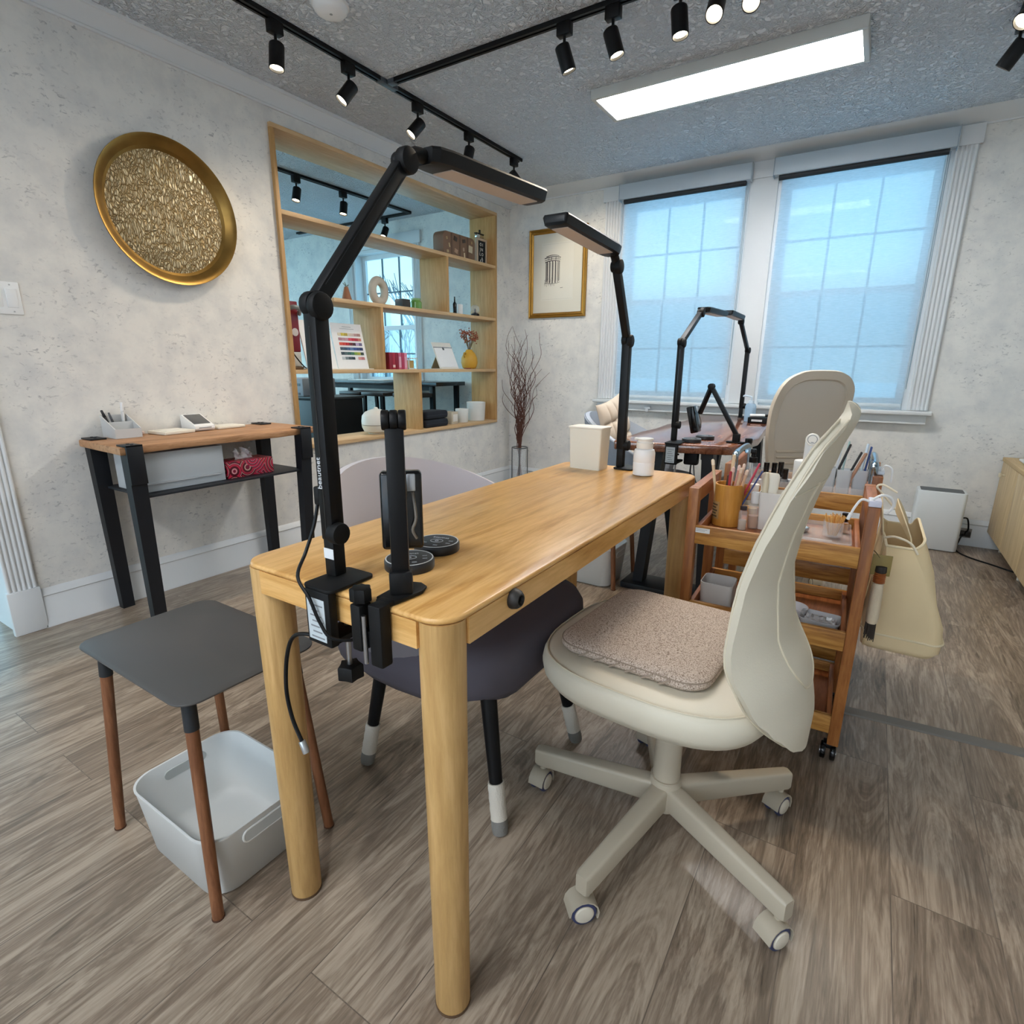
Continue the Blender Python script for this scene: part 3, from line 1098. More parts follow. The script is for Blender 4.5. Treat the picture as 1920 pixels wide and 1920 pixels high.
# suitcase box
r = thing('suitcase_box', 'small brown suitcase-shaped box covered in travel stickers on the top shelf', 'box', sxl(3.70, z1, -2.90))
out = rrect(0.20, 0.085, 0.045, 6, (0, 0.085))
b = B(); b.M = Matrix.Rotation(PI / 2, 4, 'Z') @ Matrix.Rotation(PI / 2, 4, 'X')
b.prism(out, -0.05, 0.05, 0.006)
b.obj('case', M('#7d614c', 0.55, var=0.2), r)
for k in (-0.10, 0.0, 0.10):
    B().b2(0.0505, 0.0525, k - 0.008, k + 0.008, 0.004, 0.165).obj('strap', M('#66503f', 0.6), r)
rnd = random.Random(2)
for k, (y, z, w, h, c) in enumerate(((-.16, .12, .02, .02, '#a38a66'), (-.13, .075, .012, .03, '#c9b48c'), (-.055, .13, .04, .03, '#3a3028'), (-.05, .045, .04, .03, '#b4947a'), (.05, .13, .04, .025, '#443a30'), (.045, .07, .02, .025, '#b09a84'), (.055, .03, .015, .035, '#dccaa8'), (.135, .085, .05, .05, '#cdbfa0'), (-.15, .03, .025, .02, '#b29c78'), (.15, .135, .02, .02, '#a98f6a'))):
    B().at((0.0518, y, z), 0, rnd.uniform(-.3, .3)).box((0, 0, 0), (0.0024, w, h), 0.0005).obj('sticker', M(c, 0.6, var=0.15), r)
b = B(); b.tube([(0, -0.05, 0.168), (0, -0.045, 0.178), (0, 0.045, 0.178), (0, 0.05, 0.168)], 0.004, 8)
b.obj('handle', M('#2b221b', 0.6), r)

r = thing('letter_board', 'black letter board with pale wood frame standing beside the suitcase box', 'letter board', sxl(4.035, z1, -2.89))
b = B()
for y in (-0.062, 0.062): b.b2(-0.012, 0.012, y - 0.008, y + 0.008, 0, 0.20, 0.001)
for z in (0.008, 0.192): b.b2(-0.012, 0.012, -0.054, 0.054, z - 0.008, z + 0.008, 0.001)
b.obj('frame', M('#c9b39b', 0.55), r)
B().b2(-0.008, 0.004, -0.054, 0.054, 0.016, 0.184).obj('felt', M('#1b2126', 0.9), r)
MX = Matrix(((0, 0, 1, 0), (1, 0, 0, 0), (0, 1, 0, 0), (0, 0, 0, 1)))   # text plane facing +X, reading along +Y
for k, (s, z) in enumerate((('O I', .155), ('J N', .118), ('L O', .082), ('  A', .05), ('E E', .028))):
    text(s, 0.034, PAPER, r, Matrix.Translation((0.0045, 0.0, z)) @ MX, 'letters')
r = thing('bulldog_clip', 'silver and black bulldog clip gripping the top of the letter board', 'clip', sxl(4.015, z1 + 0.2005, -2.89))
b = B(); b.b2(-0.012, 0.012, -0.05, 0.05, 0, 0.028, 0.006)
b.obj('jaw', CHROME, r)
b = B(); b.b2(-0.014, 0.014, -0.058, 0.048, 0.028, 0.036, 0.003); b.tube([(0, -0.006, 0.034), (0, -0.004, 0.062), (0, 0.008, 0.064), (0, 0.01, 0.034)], 0.004, 8)
b.obj('grip', BLACKM, r)

# middle shelf
b = B(); b.M = Matrix.Translation(sxl(2.885, z2 + 0.0935)) @ Matrix.Rotation(0.15, 4, 'Z') @ Matrix.Rotation(PI / 2, 4, 'Y')
b.lathe([(0.066 + 0.029 * math.cos(2 * PI * k / 16), 0.026 * math.sin(2 * PI * k / 16)) for k in range(17)], (0, 0, 0), 48, False, False)
props(b.obj('ring_vase', M('#c9beac', 0.8, bump=0.3, bscale=60)), 'beige ring-shaped ceramic vase on the middle shelf', 'vase')
r = thing('cone_ornament', 'small brown wooden cone with a sprig on top, on the middle shelf', 'ornament', sxl(2.605, z2))
B().lathe([(0.034, 0), (0.034, 0.004), (0.012, 0.09), (0.0, 0.092)]).obj('cone', M('#a06a48', 0.6, var=0.2), r)
b = B()
for k in range(5):
    b.tube([(0, 0, 0.088), (0.016 * math.cos(k * 1.3), 0.02 * math.sin(k * 1.3), 0.10 + 0.004 * k)], 0.0025, 5)
b.obj('sprig', M('#8d9c94', 0.7), r)
r = thing('candle_jar', 'dark brown square candle jar beside the ring vase', 'candle', sxl(3.115, z2))
B().prism(rrect(0.040, 0.040, 0.008), 0, 0.062, 0.003).obj('jar', M('#33302c', 0.35, var=0.3), r)
B().prism(rrect(0.034, 0.034, 0.006), 0.0622, 0.064).obj('wax', M('#5a554c', 0.6), r)
r = thing('glass_jar', 'green glass jar with lid on the middle shelf', 'jar', sxl(3.255, z2))
B().lathe([(0.036, 0), (0.042, 0.006), (0.042, 0.055), (0.032, 0.068)]).obj('body', M('#6fa04e', 0.15, coat=0.5), r)
B().lathe([(0.033, 0.068), (0.034, 0.07), (0.034, 0.082), (0.0, 0.083)]).obj('lid', M('#8fb277', 0.25), r)
b = B(); b.lathe([(0.014, 0), (0.015, 0.002), (0.015, 0.08), (0.006, 0.095), (0.005, 0.132), (0.0, 0.133)])
props(_o2 := b.obj('slim_bottle', BLACKG), 'slim black bottle beside the upright divider', 'bottle'); _o2.location = sxl(3.66, z2, -2.88)
r = thing('pillar_candle', 'white pillar candle between the slim bottle and the snow globe', 'candle', sxl(3.725, z2, -2.88))
B().lathe([(0.023, 0), (0.0235, 0.002), (0.0235, 0.078), (0.022, 0.08), (0.0, 0.079)]).obj('wax', WHITE, r)
B().tube([(0, 0, 0.078), (0.001, 0, 0.085)], 0.001, 5).obj('wick', DARKINK, r)
r = thing('snow_globe', 'small glass snow globe on a black base at the right end of the middle shelf', 'ornament', sxl(3.985, z2))
B().lathe([(0.036, 0), (0.037, 0.004), (0.034, 0.03), (0.026, 0.034), (0, 0.034)]).obj('base', BLACKM, r)
b = B(); b.lathe([(0.038 * math.sin(a), 0.066 - 0.038 * math.cos(a)) for a in [PI * k / 14 for k in range(2, 15)]])
b.obj('globe', CLEARP, r)
B().lathe([(0.014, 0.034), (0.006, 0.05), (0.010, 0.06), (0.0, 0.075)]).obj('figure', M('#4a3a30', 0.5), r)
r = thing('coin_dish', 'tiny flat dark dish in front of the snow globe', 'dish', sxl(3.925, z2, -2.86))
B().lathe([(0.014, 0), (0.02, 0.006), (0.018, 0.006), (0.0, 0.003)]).obj('dish', M('#2c2b2b', 0.4), r)

# lower shelf
r = thing('colour_swatch_book', 'open white nail colour swatch book leaning on the lower shelf', 'swatch book', sxl(2.45, z3, -2.865))
tilt = 0.22
Tm = Matrix.Rotation(-tilt, 4, 'Y')
def leaf(y0, y1, yaw):
    b = B()
    b.M = Matrix.Rotation(yaw, 4, 'Z') @ Tm
    b.b2(-0.008, 0.0, y0, y1, 0, 0.285, 0.001)
    return b
B().b2(-0.10, 0.045, -0.26, 0.26, 0, 0.006, 0.002).obj('base', M('#e3ded2', 0.5), r)
leaf(-0.245, -0.003, 0.10).obj('page', PAPER, r).location = (0, 0, 0.006)
pg = leaf(0.003, 0.245, -0.06).obj('page', PAPER, r)
pg.location = (0, 0, 0.006)
PALS = [['#e7dcc0', '#d8c04a', '#b9a23a', '#e3d7bf', '#dcc8c0', '#c9a3a0', '#b99088'], ['#b58a90', '#c79ba6', '#d9a3b0', '#e25a6a', '#d23a4a', '#b9404a', '#d48070'], ['#e8604a', '#e04a3e', '#c93030', '#7c2f33', '#52343a', '#c9b4d4', '#7a7298'], ['#4c5a66', '#3e5870', '#4a668e', '#6886b4', '#3a5a9a', '#3a4c80', '#2c3a66'], ['#34444e', '#556a6a', '#3a605c', '#4c7a5c', '#8fae4a', '#b4b04c', '#3c4438'], ['#c4cacc', '#7a868a', '#4c5a60', '#2f3c42', '#f0f0ee', '#d4948c', '#c47a7c']]
for k, pal in enumerate(PALS):
    for j in range(14):
        c = pal[j // 2]
        if c == '#f0f0ee':
            continue
        y = 0.045 + j * 0.0128
        b = B(); b.M = Matrix.Rotation(-0.06, 4, 'Z') @ Tm
        zz = 0.215 - k * 0.030
        b.b2(0.0004, 0.0024, y, y + 0.0115, zz - 0.009, zz + 0.009, 0.0006, 1)
        b.obj('colour_chip', M(c, 0.25, var=0.02), pg)
b = B(); b.M = Matrix.Rotation(-0.06, 4, 'Z') @ Tm
b.b2(0.0002, 0.0008, 0.09, 0.16, 0.262, 0.264); b.b2(0.0002, 0.0008, 0.07, 0.18, 0.250, 0.2515)
b.obj('caption_lines', GREYINK, pg)
pg2 = [c for c in r.children if c.name.startswith('page')][0]
for k in range(3):
    b = B(); b.M = Matrix.Rotation(0.10, 4, 'Z') @ Tm
    b.b2(0.0004, 0.002, -0.05 + k * 0.012, -0.042 + k * 0.012, 0.205, 0.222)
    b.obj('colour_chip', M(['#b9b39c', '#9aa098', '#8d9aa6'][k], 0.3), pg2)
bk = [('#8e1f33', 2.868), ('#a52a3c', 2.898), ('#8a1a30', 2.928), ('#c4607a', 2.958), ('#b03a58', 2.988), ('#d4869a', 3.016)]
bl = ['darkest red slim box at the left end of the red row on the lower shelf', 'red slim box second in the red row, with a pale mark at its foot', 'deep crimson slim box third in the red row', 'pink patterned slim box fourth in the red row', 'magenta slim box fifth in the red row', 'pale pink slim box at the right end of the red row']
for k, (c, y) in enumerate(bk):
    r = thing('slim_box', bl[k], 'box', sxl(y, z3, -2.87), 0, 'red and pink slim boxes on the lower shelf')
    B().b2(-0.05, 0.05, -0.0138, 0.0138, 0, 0.112, 0.001).obj('carton', M(c, 0.5, var=0.25), r)
    if k in (1, 3, 5):
        B().b2(0.0503, 0.051, -0.011, 0.011, 0.012, 0.030 if k == 1 else 0.085).obj('print_patch', M('#e3c0b6' if k == 1 else '#e0a6b6', 0.6, var=0.4), r)
r = thing('tealight_box', 'small glass box holding a tiny picture on the lower shelf', 'ornament', sxl(3.155, z3))
b = B()
for sx in (-1, 1):
    for sy in (-1, 1):
        b.b2(sx * 0.04 - 0.003, sx * 0.04 + 0.003, sy * 0.045 - 0.003, sy * 0.045 + 0.003, 0, 0.08)
for z in (0.003, 0.077):
    b.b2(-0.043, 0.043, -0.048, -0.042, z - 0.003, z + 0.003); b.b2(-0.043, 0.043, 0.042, 0.048, z - 0.003, z + 0.003)
    b.b2(-0.043, -0.037, -0.042, 0.042, z - 0.003, z + 0.003); b.b2(0.037, 0.043, -0.042, 0.042, z - 0.003, z + 0.003)
b.obj('frame', M('#dfe4dc', 0.3), r)
B().b2(0.01, 0.014, -0.036, 0.036, 0.007, 0.062).obj('picture', M('#b99a5e', 0.6, var=0.5), r)
r = thing('desk_calendar', 'white tear-off easel calendar on the lower shelf beside the yellow vase', 'calendar', sxl(3.50, z3, -2.90))
b = B(); b.M = Matrix.Rotation(-0.42, 4, 'Y')
b.b2(-0.006, 0.0, -0.115, 0.115, 0.0, 0.215, 0.001)
b.obj('backboard', M('#e6e2d8', 0.6), r).location = (0.07, 0.02, 0.004)
b = B(); b.M = Matrix.Rotation(-0.42, 4, 'Y')
b.b2(0.0002, 0.004, -0.108, 0.108, 0.012, 0.168)
pgc = b.obj('page', PAPER, r); pgc.location = (0.07, 0.02, 0.004)
b = B(); b.M = Matrix.Rotation(-0.42, 4, 'Y'); b.b2(0.0001, 0.007, -0.112, 0.112, 0.170, 0.176, 0.001)
b.obj('binding_strip', M('#b3b6b8', 0.4), r).location = (0.07, 0.02, 0.004)
b = B(); b.M = Matrix.Rotation(-0.42, 4, 'Y'); b.b2(0.004, 0.008, -0.012, 0.006, 0.150, 0.172, 0.002)
b.obj('clip', M('#5a5c60', 0.4), r).location = (0.07, 0.02, 0.004)
B().b2(-0.055, 0.085, -0.095, 0.135, 0, 0.004).obj('foot', M('#d9d0bd', 0.6), r)
b = B(); b.M = Matrix.Rotation(0.5, 4, 'Y'); b.b2(-0.004, 0.0, -0.08, 0.08, 0, 0.10)
b.obj('prop', M('#a58f6c', 0.6), r).location = (-0.05, 0.02, 0.004)
r = thing('ceramic_vase', 'mustard yellow two-handled vase of dried flowers on the lower shelf', 'vase', sxl(3.895, z3))
b = B(); b.lathe([(0.045, 0), (0.058, 0.01), (0.07, 0.05), (0.066, 0.09), (0.048, 0.125), (0.030, 0.145), (0.026, 0.155), (0.024, 0.157), (0.022, 0.15), (0.03, 0.12), (0.05, 0.08), (0.04, 0.02), (0, 0.015)], cap1=False)
b.obj('body', M('#cf9c34', 0.5, var=0.08, bump=0.2, bscale=80), r)
for s in (-1, 1):
    B().tube([(0, s * 0.048, 0.12), (0, s * 0.07, 0.128), (0, s * 0.074, 0.108), (0, s * 0.064, 0.092)], 0.006, 8, 4).obj('handle', M('#c39130', 0.5), r)
r = thing('dried_flowers', 'bunch of dried rusty red flowers standing in the yellow vase', 'flowers', sxl(3.895, z3 + 0.02))
b = B(); hd = B(); rnd = random.Random(11)
for k in range(26):
    a = rnd.uniform(0, 2 * PI); q = rnd.uniform(0.02, 0.10)
    p = Vector((q * math.cos(a) * .8, q * math.sin(a), rnd.uniform(0.21, 0.285)))
    b.tube([(0.008 * math.cos(a), 0.008 * math.sin(a), 0.0), (0.012 * math.cos(a), 0.012 * math.sin(a), 0.15), p], 0.0016, 5, 3)
    for j in range(7):
        o = Vector((rnd.gauss(0, .011), rnd.gauss(0, .011), rnd.gauss(0, .009)))
        hd.lathe([(0.001, -0.005), (0.006, -0.002), (0.006, 0.002), (0.001, 0.005)], p + o, 6)
b.obj('stems', M('#7d6a4a', 0.8), r)
hd.obj('flower_heads', M('#a85a3c', 0.85, var=0.35), r)
b = B(); b.prism(rrect(0.018, 0.03, 0.008), 0, 0.008, 0.003)
props(_o2 := b.obj('matchbox', M('#8d4a3a', 0.6, var=0.2)), 'small reddish flat packet lying left of the yellow vase', 'packet'); _o2.location = sxl(3.79, z3, -2.86)
# small appliance at the left end: red panel with a black hose
r = thing('red_dispenser', 'dark red dispenser with a black hose at the left end of the lower shelf', 'dispenser', sxl(2.145, z3, -2.93))
B().b2(-0.06, 0.06, -0.05, 0.055, 0.0, 0.018, 0.003).obj('foot', M('#6b5238', 0.6), r)
B().b2(-0.05, 0.05, -0.04, 0.05, 0.018, 0.10, 0.004).obj('lower_body', M('#c9c8c0', 0.5), r)
B().b2(-0.055, 0.052, -0.05, 0.05, 0.10, 0.38, 0.005).obj('body', M('#7a1f28', 0.4, var=0.1), r)
B().tube([(0.056, -0.03, 0.33), (0.085, 0.0, 0.345), (0.088, 0.035, 0.335), (0.06, 0.05, 0.31)], 0.012, 10, 5).obj('handle', M('#7d8384', 0.3), r)
B().tube([(0.06, -0.04, 0.32), (0.066, -0.045, 0.2), (0.066, -0.02, 0.10), (0.075, 0.04, 0.02), (0.078, 0.07, 0.005)], 0.0035, 8, 5).obj('hose', BLACKM, r)
b = B(); b.M = Matrix.Rotation(PI / 2, 4, 'Y'); b.lathe([(0.02, 0.053), (0.022, 0.058), (0.0, 0.06)], (-0.21, 0.015, 0))
b.obj('dial', M('#d0c8c4', 0.4), r)

# bottom shelf
r = thing('aroma_diffuser', 'cream dome-shaped aroma diffuser on the bottom shelf', 'diffuser', sxl(2.77, z4, -2.89))
B().lathe([(0.055, 0), (0.06, 0.008), (0.085, 0.018), (0.098, 0.045), (0.101, 0.062)]).obj('base', M('#ded6c4', 0.4), r)
B().lathe([(0.0975, 0.062), (0.0975, 0.066)]).obj('band', M('#86785f', 0.5), r)
B().lathe([(0.101, 0.066), (0.101, 0.09), (0.096, 0.125), (0.075, 0.150), (0.035, 0.166), (0.016, 0.170), (0.014, 0.178), (0.008, 0.182), (0, 0.182)]).obj('dome', M('#e4dfd3', 0.4), r)
for k, (nm, zz) in enumerate((('lower dark folded cloth bundle on the bottom shelf', 0.0), ('upper dark folded cloth bundle on the bottom shelf', 0.062))):
    b = B()
    out = rrect(0.085, 0.135, 0.02, 5)
    b.prism(out, 0.0, 0.060, 0.016)
    r = thing('folded_cloth', nm, 'cloth', sxl(3.345, z4 + zz, -2.905), 0.03 * k, 'folded dark cloths')
    b.obj('cloth', M('#1f242c', 0.9, var=0.15, bump=0.5, bscale=40), r, ang=60)
    b = B(); b.b2(0.066, 0.0865, -0.128, 0.128, 0.027, 0.031, 0.001)
    b.obj('fold_edge', M('#2c323b', 0.9), r)
def pot(y, rr, h, label, x=-2.90, sq=False):
    r = thing('candle_pot', label, 'candle pot', sxl(y, z4, x), 0.1, 'white candle pots on the bottom shelf')
    m = M('#d6d6d0', 0.6, var=0.08, bump=0.2, bscale=50)
    if sq:
        B().prism(rrect(rr, rr, 0.01), 0, h, 0.003).obj('pot', M('#c3b9a4', 0.6, var=0.1), r)
        B().b2(rr + 0.0003, rr + 0.001, -rr * .7, rr * .7, 0.02, h - 0.02).obj('paper_label', M('#e2e0d9', 0.7, var=0.1), r)
    else:
        B().lathe([(rr * .86, 0), (rr * .9, 0.004), (rr, h - 0.003), (rr * .97, h), (rr * .92, h - 0.003), (rr * .88, h - 0.02), (0, h - 0.02)], cap1=False).obj('pot', m, r)
        B().lathe([(rr * .86, h - 0.0199), (0, h - 0.0195)], cap0=False).obj('wax', M('#e4e0d4', 0.5), r)
pot(3.60, 0.048, 0.098, 'square beige candle pot with white label next to the dark cloths', sq=True)
pot(3.755, 0.056, 0.112, 'round white candle pot between the square pot and the biggest pot')
pot(3.955, 0.083, 0.158, 'biggest white candle pot at the right end of the bottom shelf')

# ------------------------------------------------------------------ console table by the left wall
r = thing('console_table', 'narrow console table with live-edge oak top and black steel legs', 'table', (-2.60, 1.42, 0))
b = B()
rnd = random.Random(5)
pts = []
ny = 26
for k in range(ny + 1):
    y = -0.455 + 0.93 * k / ny
    pts.append((0.200 + 0.012 * math.sin(y * 9) + rnd.uniform(-.004, .004), y))
pts += [(-0.198, 0.475), (-0.198, -0.435)]
b.prism(pts, 0.737, 0.767, 0.006)
b.obj('top', LIVEOAK, r)
def leg(x, y, lean, sy):
    """flat steel leg folded over the top edge"""
    b = B()
    w0, w1 = 0.030, 0.024
    for (za, zb) in ((0.0, 0.737),):
        A = []
        for z, w in ((0.0, w1), (0.737, w0)):
            yy = y + lean * (1 - z / 0.737)
            A.append([(x - w * .8, yy - w, z), (x + w * .8, yy - w, z), (x + w * .8, yy + w, z), (x - w * .8, yy + w, z)])
        b.rings(A)
    sx = 1 if x > 0 else -1
    if x > 0:
        b.b2(x + 0.024, x + 0.032, y - 0.03, y + 0.03, 0.62, 0.775, 0.001)
    b.b2(x - 0.045, x + (0.032 if x > 0 else 0.045), y - 0.03, y + 0.03, 0.768, 0.774, 0.001)
    for d in (-0.02, 0.012):
        b.cyl((x + d, y, 0.774), (x + d, y, 0.777), 0.006, seg=10)
    return b
for x, y, ln in ((0.196, -0.41, 0.0), (-0.155, -0.395, 0.01), (0.196, 0.375, -0.03), (-0.155, 0.385, -0.005)):
    leg(x, y, ln, 1).obj('leg', DKSTEEL, r)
B().b2(-0.15, 0.205, -0.385, 0.36, 0.556, 0.566, 0.001).obj('shelf', M('#20242a', 0.45), r)

zt = 0.768
r = thing('pen_holder', 'grey sloped two-part pen holder on the console table', 'pen holder', (-2.745, 1.13, zt), 0.0)
b = B()
side = [(-0.055, 0.0), (0.065, 0.0), (0.065, 0.04), (-0.055, 0.095)]
def slab(pts, y0, y1):
    b.rings([[(p[0], y, p[1]) for p in pts] for y in (y0, y1)])
slab(side, -0.052, -0.048); slab(side, 0.048, 0.052)
b.b2(-0.055, 0.065, -0.048, 0.048, 0, 0.004)
b.b2(-0.055, -0.051, -0.048, 0.048, 0.004, 0.093); b.b2(0.061, 0.065, -0.048, 0.048, 0.004, 0.039); b.b2(0.0, 0.004, -0.048, 0.048, 0.004, 0.066)
b.obj('holder', M('#c6c8c8', 0.5), r)
def pen(name, p, q, rad, col, label, cap='#202020', group=None):
    r = thing(name, label, 'pen', p, 0, group)
    d = Vector(q) - Vector(p)
    B().cyl((0, 0, 0), d * 0.72, rad, seg=10, bev=rad * .3).obj('barrel', M(col, 0.4), r)
    B().cyl(d * 0.72, d, rad * 1.05, rad * 0.8, seg=10, bev=rad * .3).obj('end', M(cap, 0.4), r)
    return r
pen('pen', (-2.775, 1.112, zt + 0.006), (-2.80, 1.088, zt + 0.115), 0.006, '#2b2d30', 'thick black marker leaning at the left in the grey pen holder', '#1b1c1e', 'pens in the grey pen holder')
pen('pen', (-2.765, 1.125, zt + 0.006), (-2.775, 1.104, zt + 0.105), 0.005, '#3c3f43', 'thin dark pen leaning behind the marker in the grey pen holder', '#55585c', 'pens in the grey pen holder')
pen('pen', (-2.785, 1.158, zt + 0.006), (-2.785, 1.164, zt + 0.145), 0.007, '#d4d6d5', 'white marker standing at the right in the grey pen holder', '#eceded', 'pens in the grey pen holder')
r = thing('earphones', 'tangle of white earphones beside the grey pen holder', 'earphones', (-2.77, 1.20, zt))
B().tube([(0, -.01, .012), (.01, .0, .03), (-.005, .012, .038), (.006, .016, .02), (.02, .01, .008), (.01, .024, .004), (-.01, .02, .004)], 0.0022, 6, 5).obj('cable', WHITE, r)
for p in ((0, 0.004, 0.04), (0.018, 0.016, 0.010)):
    B().lathe([(0.001, -.008), (0.008, -.004), (0.008, .004), (0.001, .008)], p, 12).obj('earbud', M('#e6d6d0', 0.4), r)
def flat_box(label, loc, w, d, h, rz):
    r = thing('tablet_box', label, 'box', loc, rz, 'flat white boxes on the console table')
    B().prism(rrect(d / 2, w / 2, 0.008), 0, h, 0.003).obj('base', PLASTC, r)
    B().prism(rrect(d / 2 - 0.02, w / 2 - 0.02, 0.005), h, h + 0.002).obj('raised_panel', M('#e9e6dc', 0.5), r)
flat_box('flat white card box lying left of the card reader', (-2.72, 1.325, zt), 0.145, 0.135, 0.014, 0.1)
flat_box('flat white card box lying right of the card reader', (-2.745, 1.60, zt), 0.15, 0.115, 0.012, 0.05)
r = thing('card_reader', 'white wedge-shaped card reader with a dark sloped screen', 'card reader', (-2.745, 1.462, zt), 0.0)
b = B()
pr = [(-0.06, 0.003), (0.06, 0.003), (0.066, 0.012), (0.064, 0.024), (-0.052, 0.073), (-0.062, 0.07)]
b.rings([[(p[0], y, p[1]) for p in pr] for y in (-0.047, -0.044, 0.044, 0.047)])
b.obj('body', WHITE, r)
sl = math.atan2(0.049, 0.116)
b = B().at((0.002, 0, 0.0505), 0, 0, sl)
b.b2(-0.052, 0.045, -0.04, 0.04, 0.0, 0.0014, 0.0005)
b.obj('screen', M('#56585a', 0.25), r)
B().b2(0.0645, 0.0660, -0.03, 0.03, 0.014, 0.0175).obj('card_slot', M('#77797b', 0.5), r)

r = thing('storage_box', 'frosted plastic drawer box on the console shelf', 'storage box', (-2.56, 1.225, 0.567))
b = B()
w, d, h = 0.345, 0.22, 0.155
b.b2(-d / 2, d / 2, -w / 2, w / 2, 0, 0.003); b.b2(-d / 2, d / 2, -w / 2, -w / 2 + .003, 0.003, h); b.b2(-d / 2, d / 2, w / 2 - .003, w / 2, 0.003, h); b.b2(-d / 2, -d / 2 + .003, -w / 2 + .003, w / 2 - .003, 0.003, h)
b.b2(-d / 2, d / 2, -w / 2, w / 2, h, h + 0.003)
b.obj('case', FROST, r)
B().b2(d / 2, d / 2 + 0.003, -w / 2, w / 2, 0.0, h + 0.003, 0.001).obj('drawer_front', sheer('frosted_front', '#cfd6da', 0.72, 0.3), r)
B().b2(d / 2 + 0.003, d / 2 + 0.012, -w / 2 + .01, w / 2 - .02, 0.030, 0.038, 0.002).obj('pull', FROST, r)
B().b2(-d / 2 + .01, d / 2 - .02, -w / 2 + 0.015, w / 2 - 0.04, 0.004, 0.026, 0.002).obj('papers', M('#aab1b5', 0.8, var=0.2), r)

def tissuemat():
    m, nt, p = newmat('tissue_print')
    tc = N(nt, 'TexCoord')
    v = N(nt, 'TexVoronoi', Scale=11.0)
    nt.links.new(tc.outputs['Object'], v.inputs['Vector'])
    w = N(nt, 'Math', operation='MULTIPLY'); w.inputs[1].default_value = 7.0
    nt.links.new(v.outputs['Distance'], w.inputs[0])
    fr = N(nt, 'Math', operation='FRACT'); nt.links.new(w.outputs[0], fr.inputs[0])
    cr = N(nt, 'ValToRGB')
    e = cr.color_ramp.elements
    cr.color_ramp.interpolation = 'CONSTANT'
    e[0].color = lin('#5e0c20'); e[1].color = lin('#d8304c'); e[1].position = 0.35
    k = e.new(0.70); k.color = lin('#8e1238')
    k = e.new(0.86); k.color = lin('#f0b0a8')
    nt.links.new(fr.outputs[0], cr.inputs['Fac'])
    mx = N(nt, 'Mix', data_type='RGBA', blend_type='MULTIPLY')
    mx.inputs[0].default_value = 0.35
    nt.links.new(cr.outputs['Color'], mx.inputs[6]); nt.links.new(v.outputs['Color'], mx.inputs[7])
    nt.links.new(mx.outputs[2], p.inputs['Base Color'])
    p.inputs['Roughness'].default_value = 0.4
    return m
r = thing('tissue_box', 'red and magenta patterned tissue box on the console shelf', 'tissue box', (-2.50, 1.525, 0.567))
B().b2(-0.06, 0.06, -0.115, 0.115, 0, 0.075, 0.002).obj('box', tissuemat(), r)
g = []
for i in range(9):
    t_ = i / 8
    g.append([(0.01 * math.sin(j * 1.3 + i) * (0.3 + t_) + 0.012 * t_ * math.sin(j * .8), -0.045 + 0.09 * j / 14 * (1) + 0.004 * math.sin(i * 2 + j), 0.075 + 0.055 * t_ * (0.75 + 0.25 * math.sin(j * 0.9 + 1))) for j in range(15)])
B().shell(g, 0.0008).obj('tissue', sheer('tissue', '#f2f2f2', 0.8, 0.9), r, ang=180)

# ------------------------------------------------------------------ nail table
TX0, TX1, TY0, TY1, TZ = -0.905, -0.437, 0.522, 1.795, 0.745
tcx, tcy = (TX0 + TX1) / 2, (TY0 + TY1) / 2
r = thing('nail_table', 'long narrow oak nail table with round legs in the foreground', 'table', (tcx, tcy, 0))
hx, hy = (TX1 - TX0) / 2, (TY1 - TY0) / 2
b = B(); b.prism(rrect(hx, hy, 0.045, 8), 0.735, TZ, 0.004)
b.obj('top', OAK, r, ang=50)
# apron with open corners for the legs
a0, a1, lr = 0.693, 0.735, 0.034
for s_ in (-1, 1):
    B().b2(-hx + 0.054, hx - 0.054, *sorted((s_ * (hy - 0.001), s_ * (hy - 0.024))), a0, a1).obj('apron', OAKX, r)
    B().b2(*sorted((s_ * (hx - 0.001), s_ * (hx - 0.024))), -hy + 0.054, hy - 0.054, a0, a1).obj('apron', OAK, r)
for sx in (-1, 1):
    for sy in (-1, 1):
        b = B(); cx, cy = sx * (hx - 0.036), sy * (hy - 0.036)
        b.lathe([(0.0285, 0.0), (0.030, 0.003), (0.0345, 0.69), (0.0345, 0.7345)], (cx, cy, 0), 32)
        o = b.obj('leg', OAKL, r)
        B().lathe([(0.024, 0.0), (0.031, 0.0006), (0.031, 0.006), (0.024, 0.0065)], (cx, cy, 0), 24).obj('foot_cap', M('#5a4430', 0.6), o)
r = thing('cable_plug', 'small round black knob on the long side of the oak table', 'knob', (TX1 - 0.002, 0.690, 0.722))
b = B(); b.M = Matrix.Rotation(PI / 2, 4, 'Y')
b.lathe([(0.016, 0), (0.017, 0.004), (0.015, 0.012), (0.011, 0.017), (0.009, 0.0175), (0.008, 0.009), (0, 0.008)], seg=28, cap1=False)
b.obj('body', M('#2a2725', 0.5, var=0.3), r)
b = B(); b.M = Matrix.Rotation(PI / 2, 4, 'Y'); b.lathe([(0.0085, 0.0085), (0, 0.0087)], cap0=False)
b.obj('hollow', DARKINK, r)

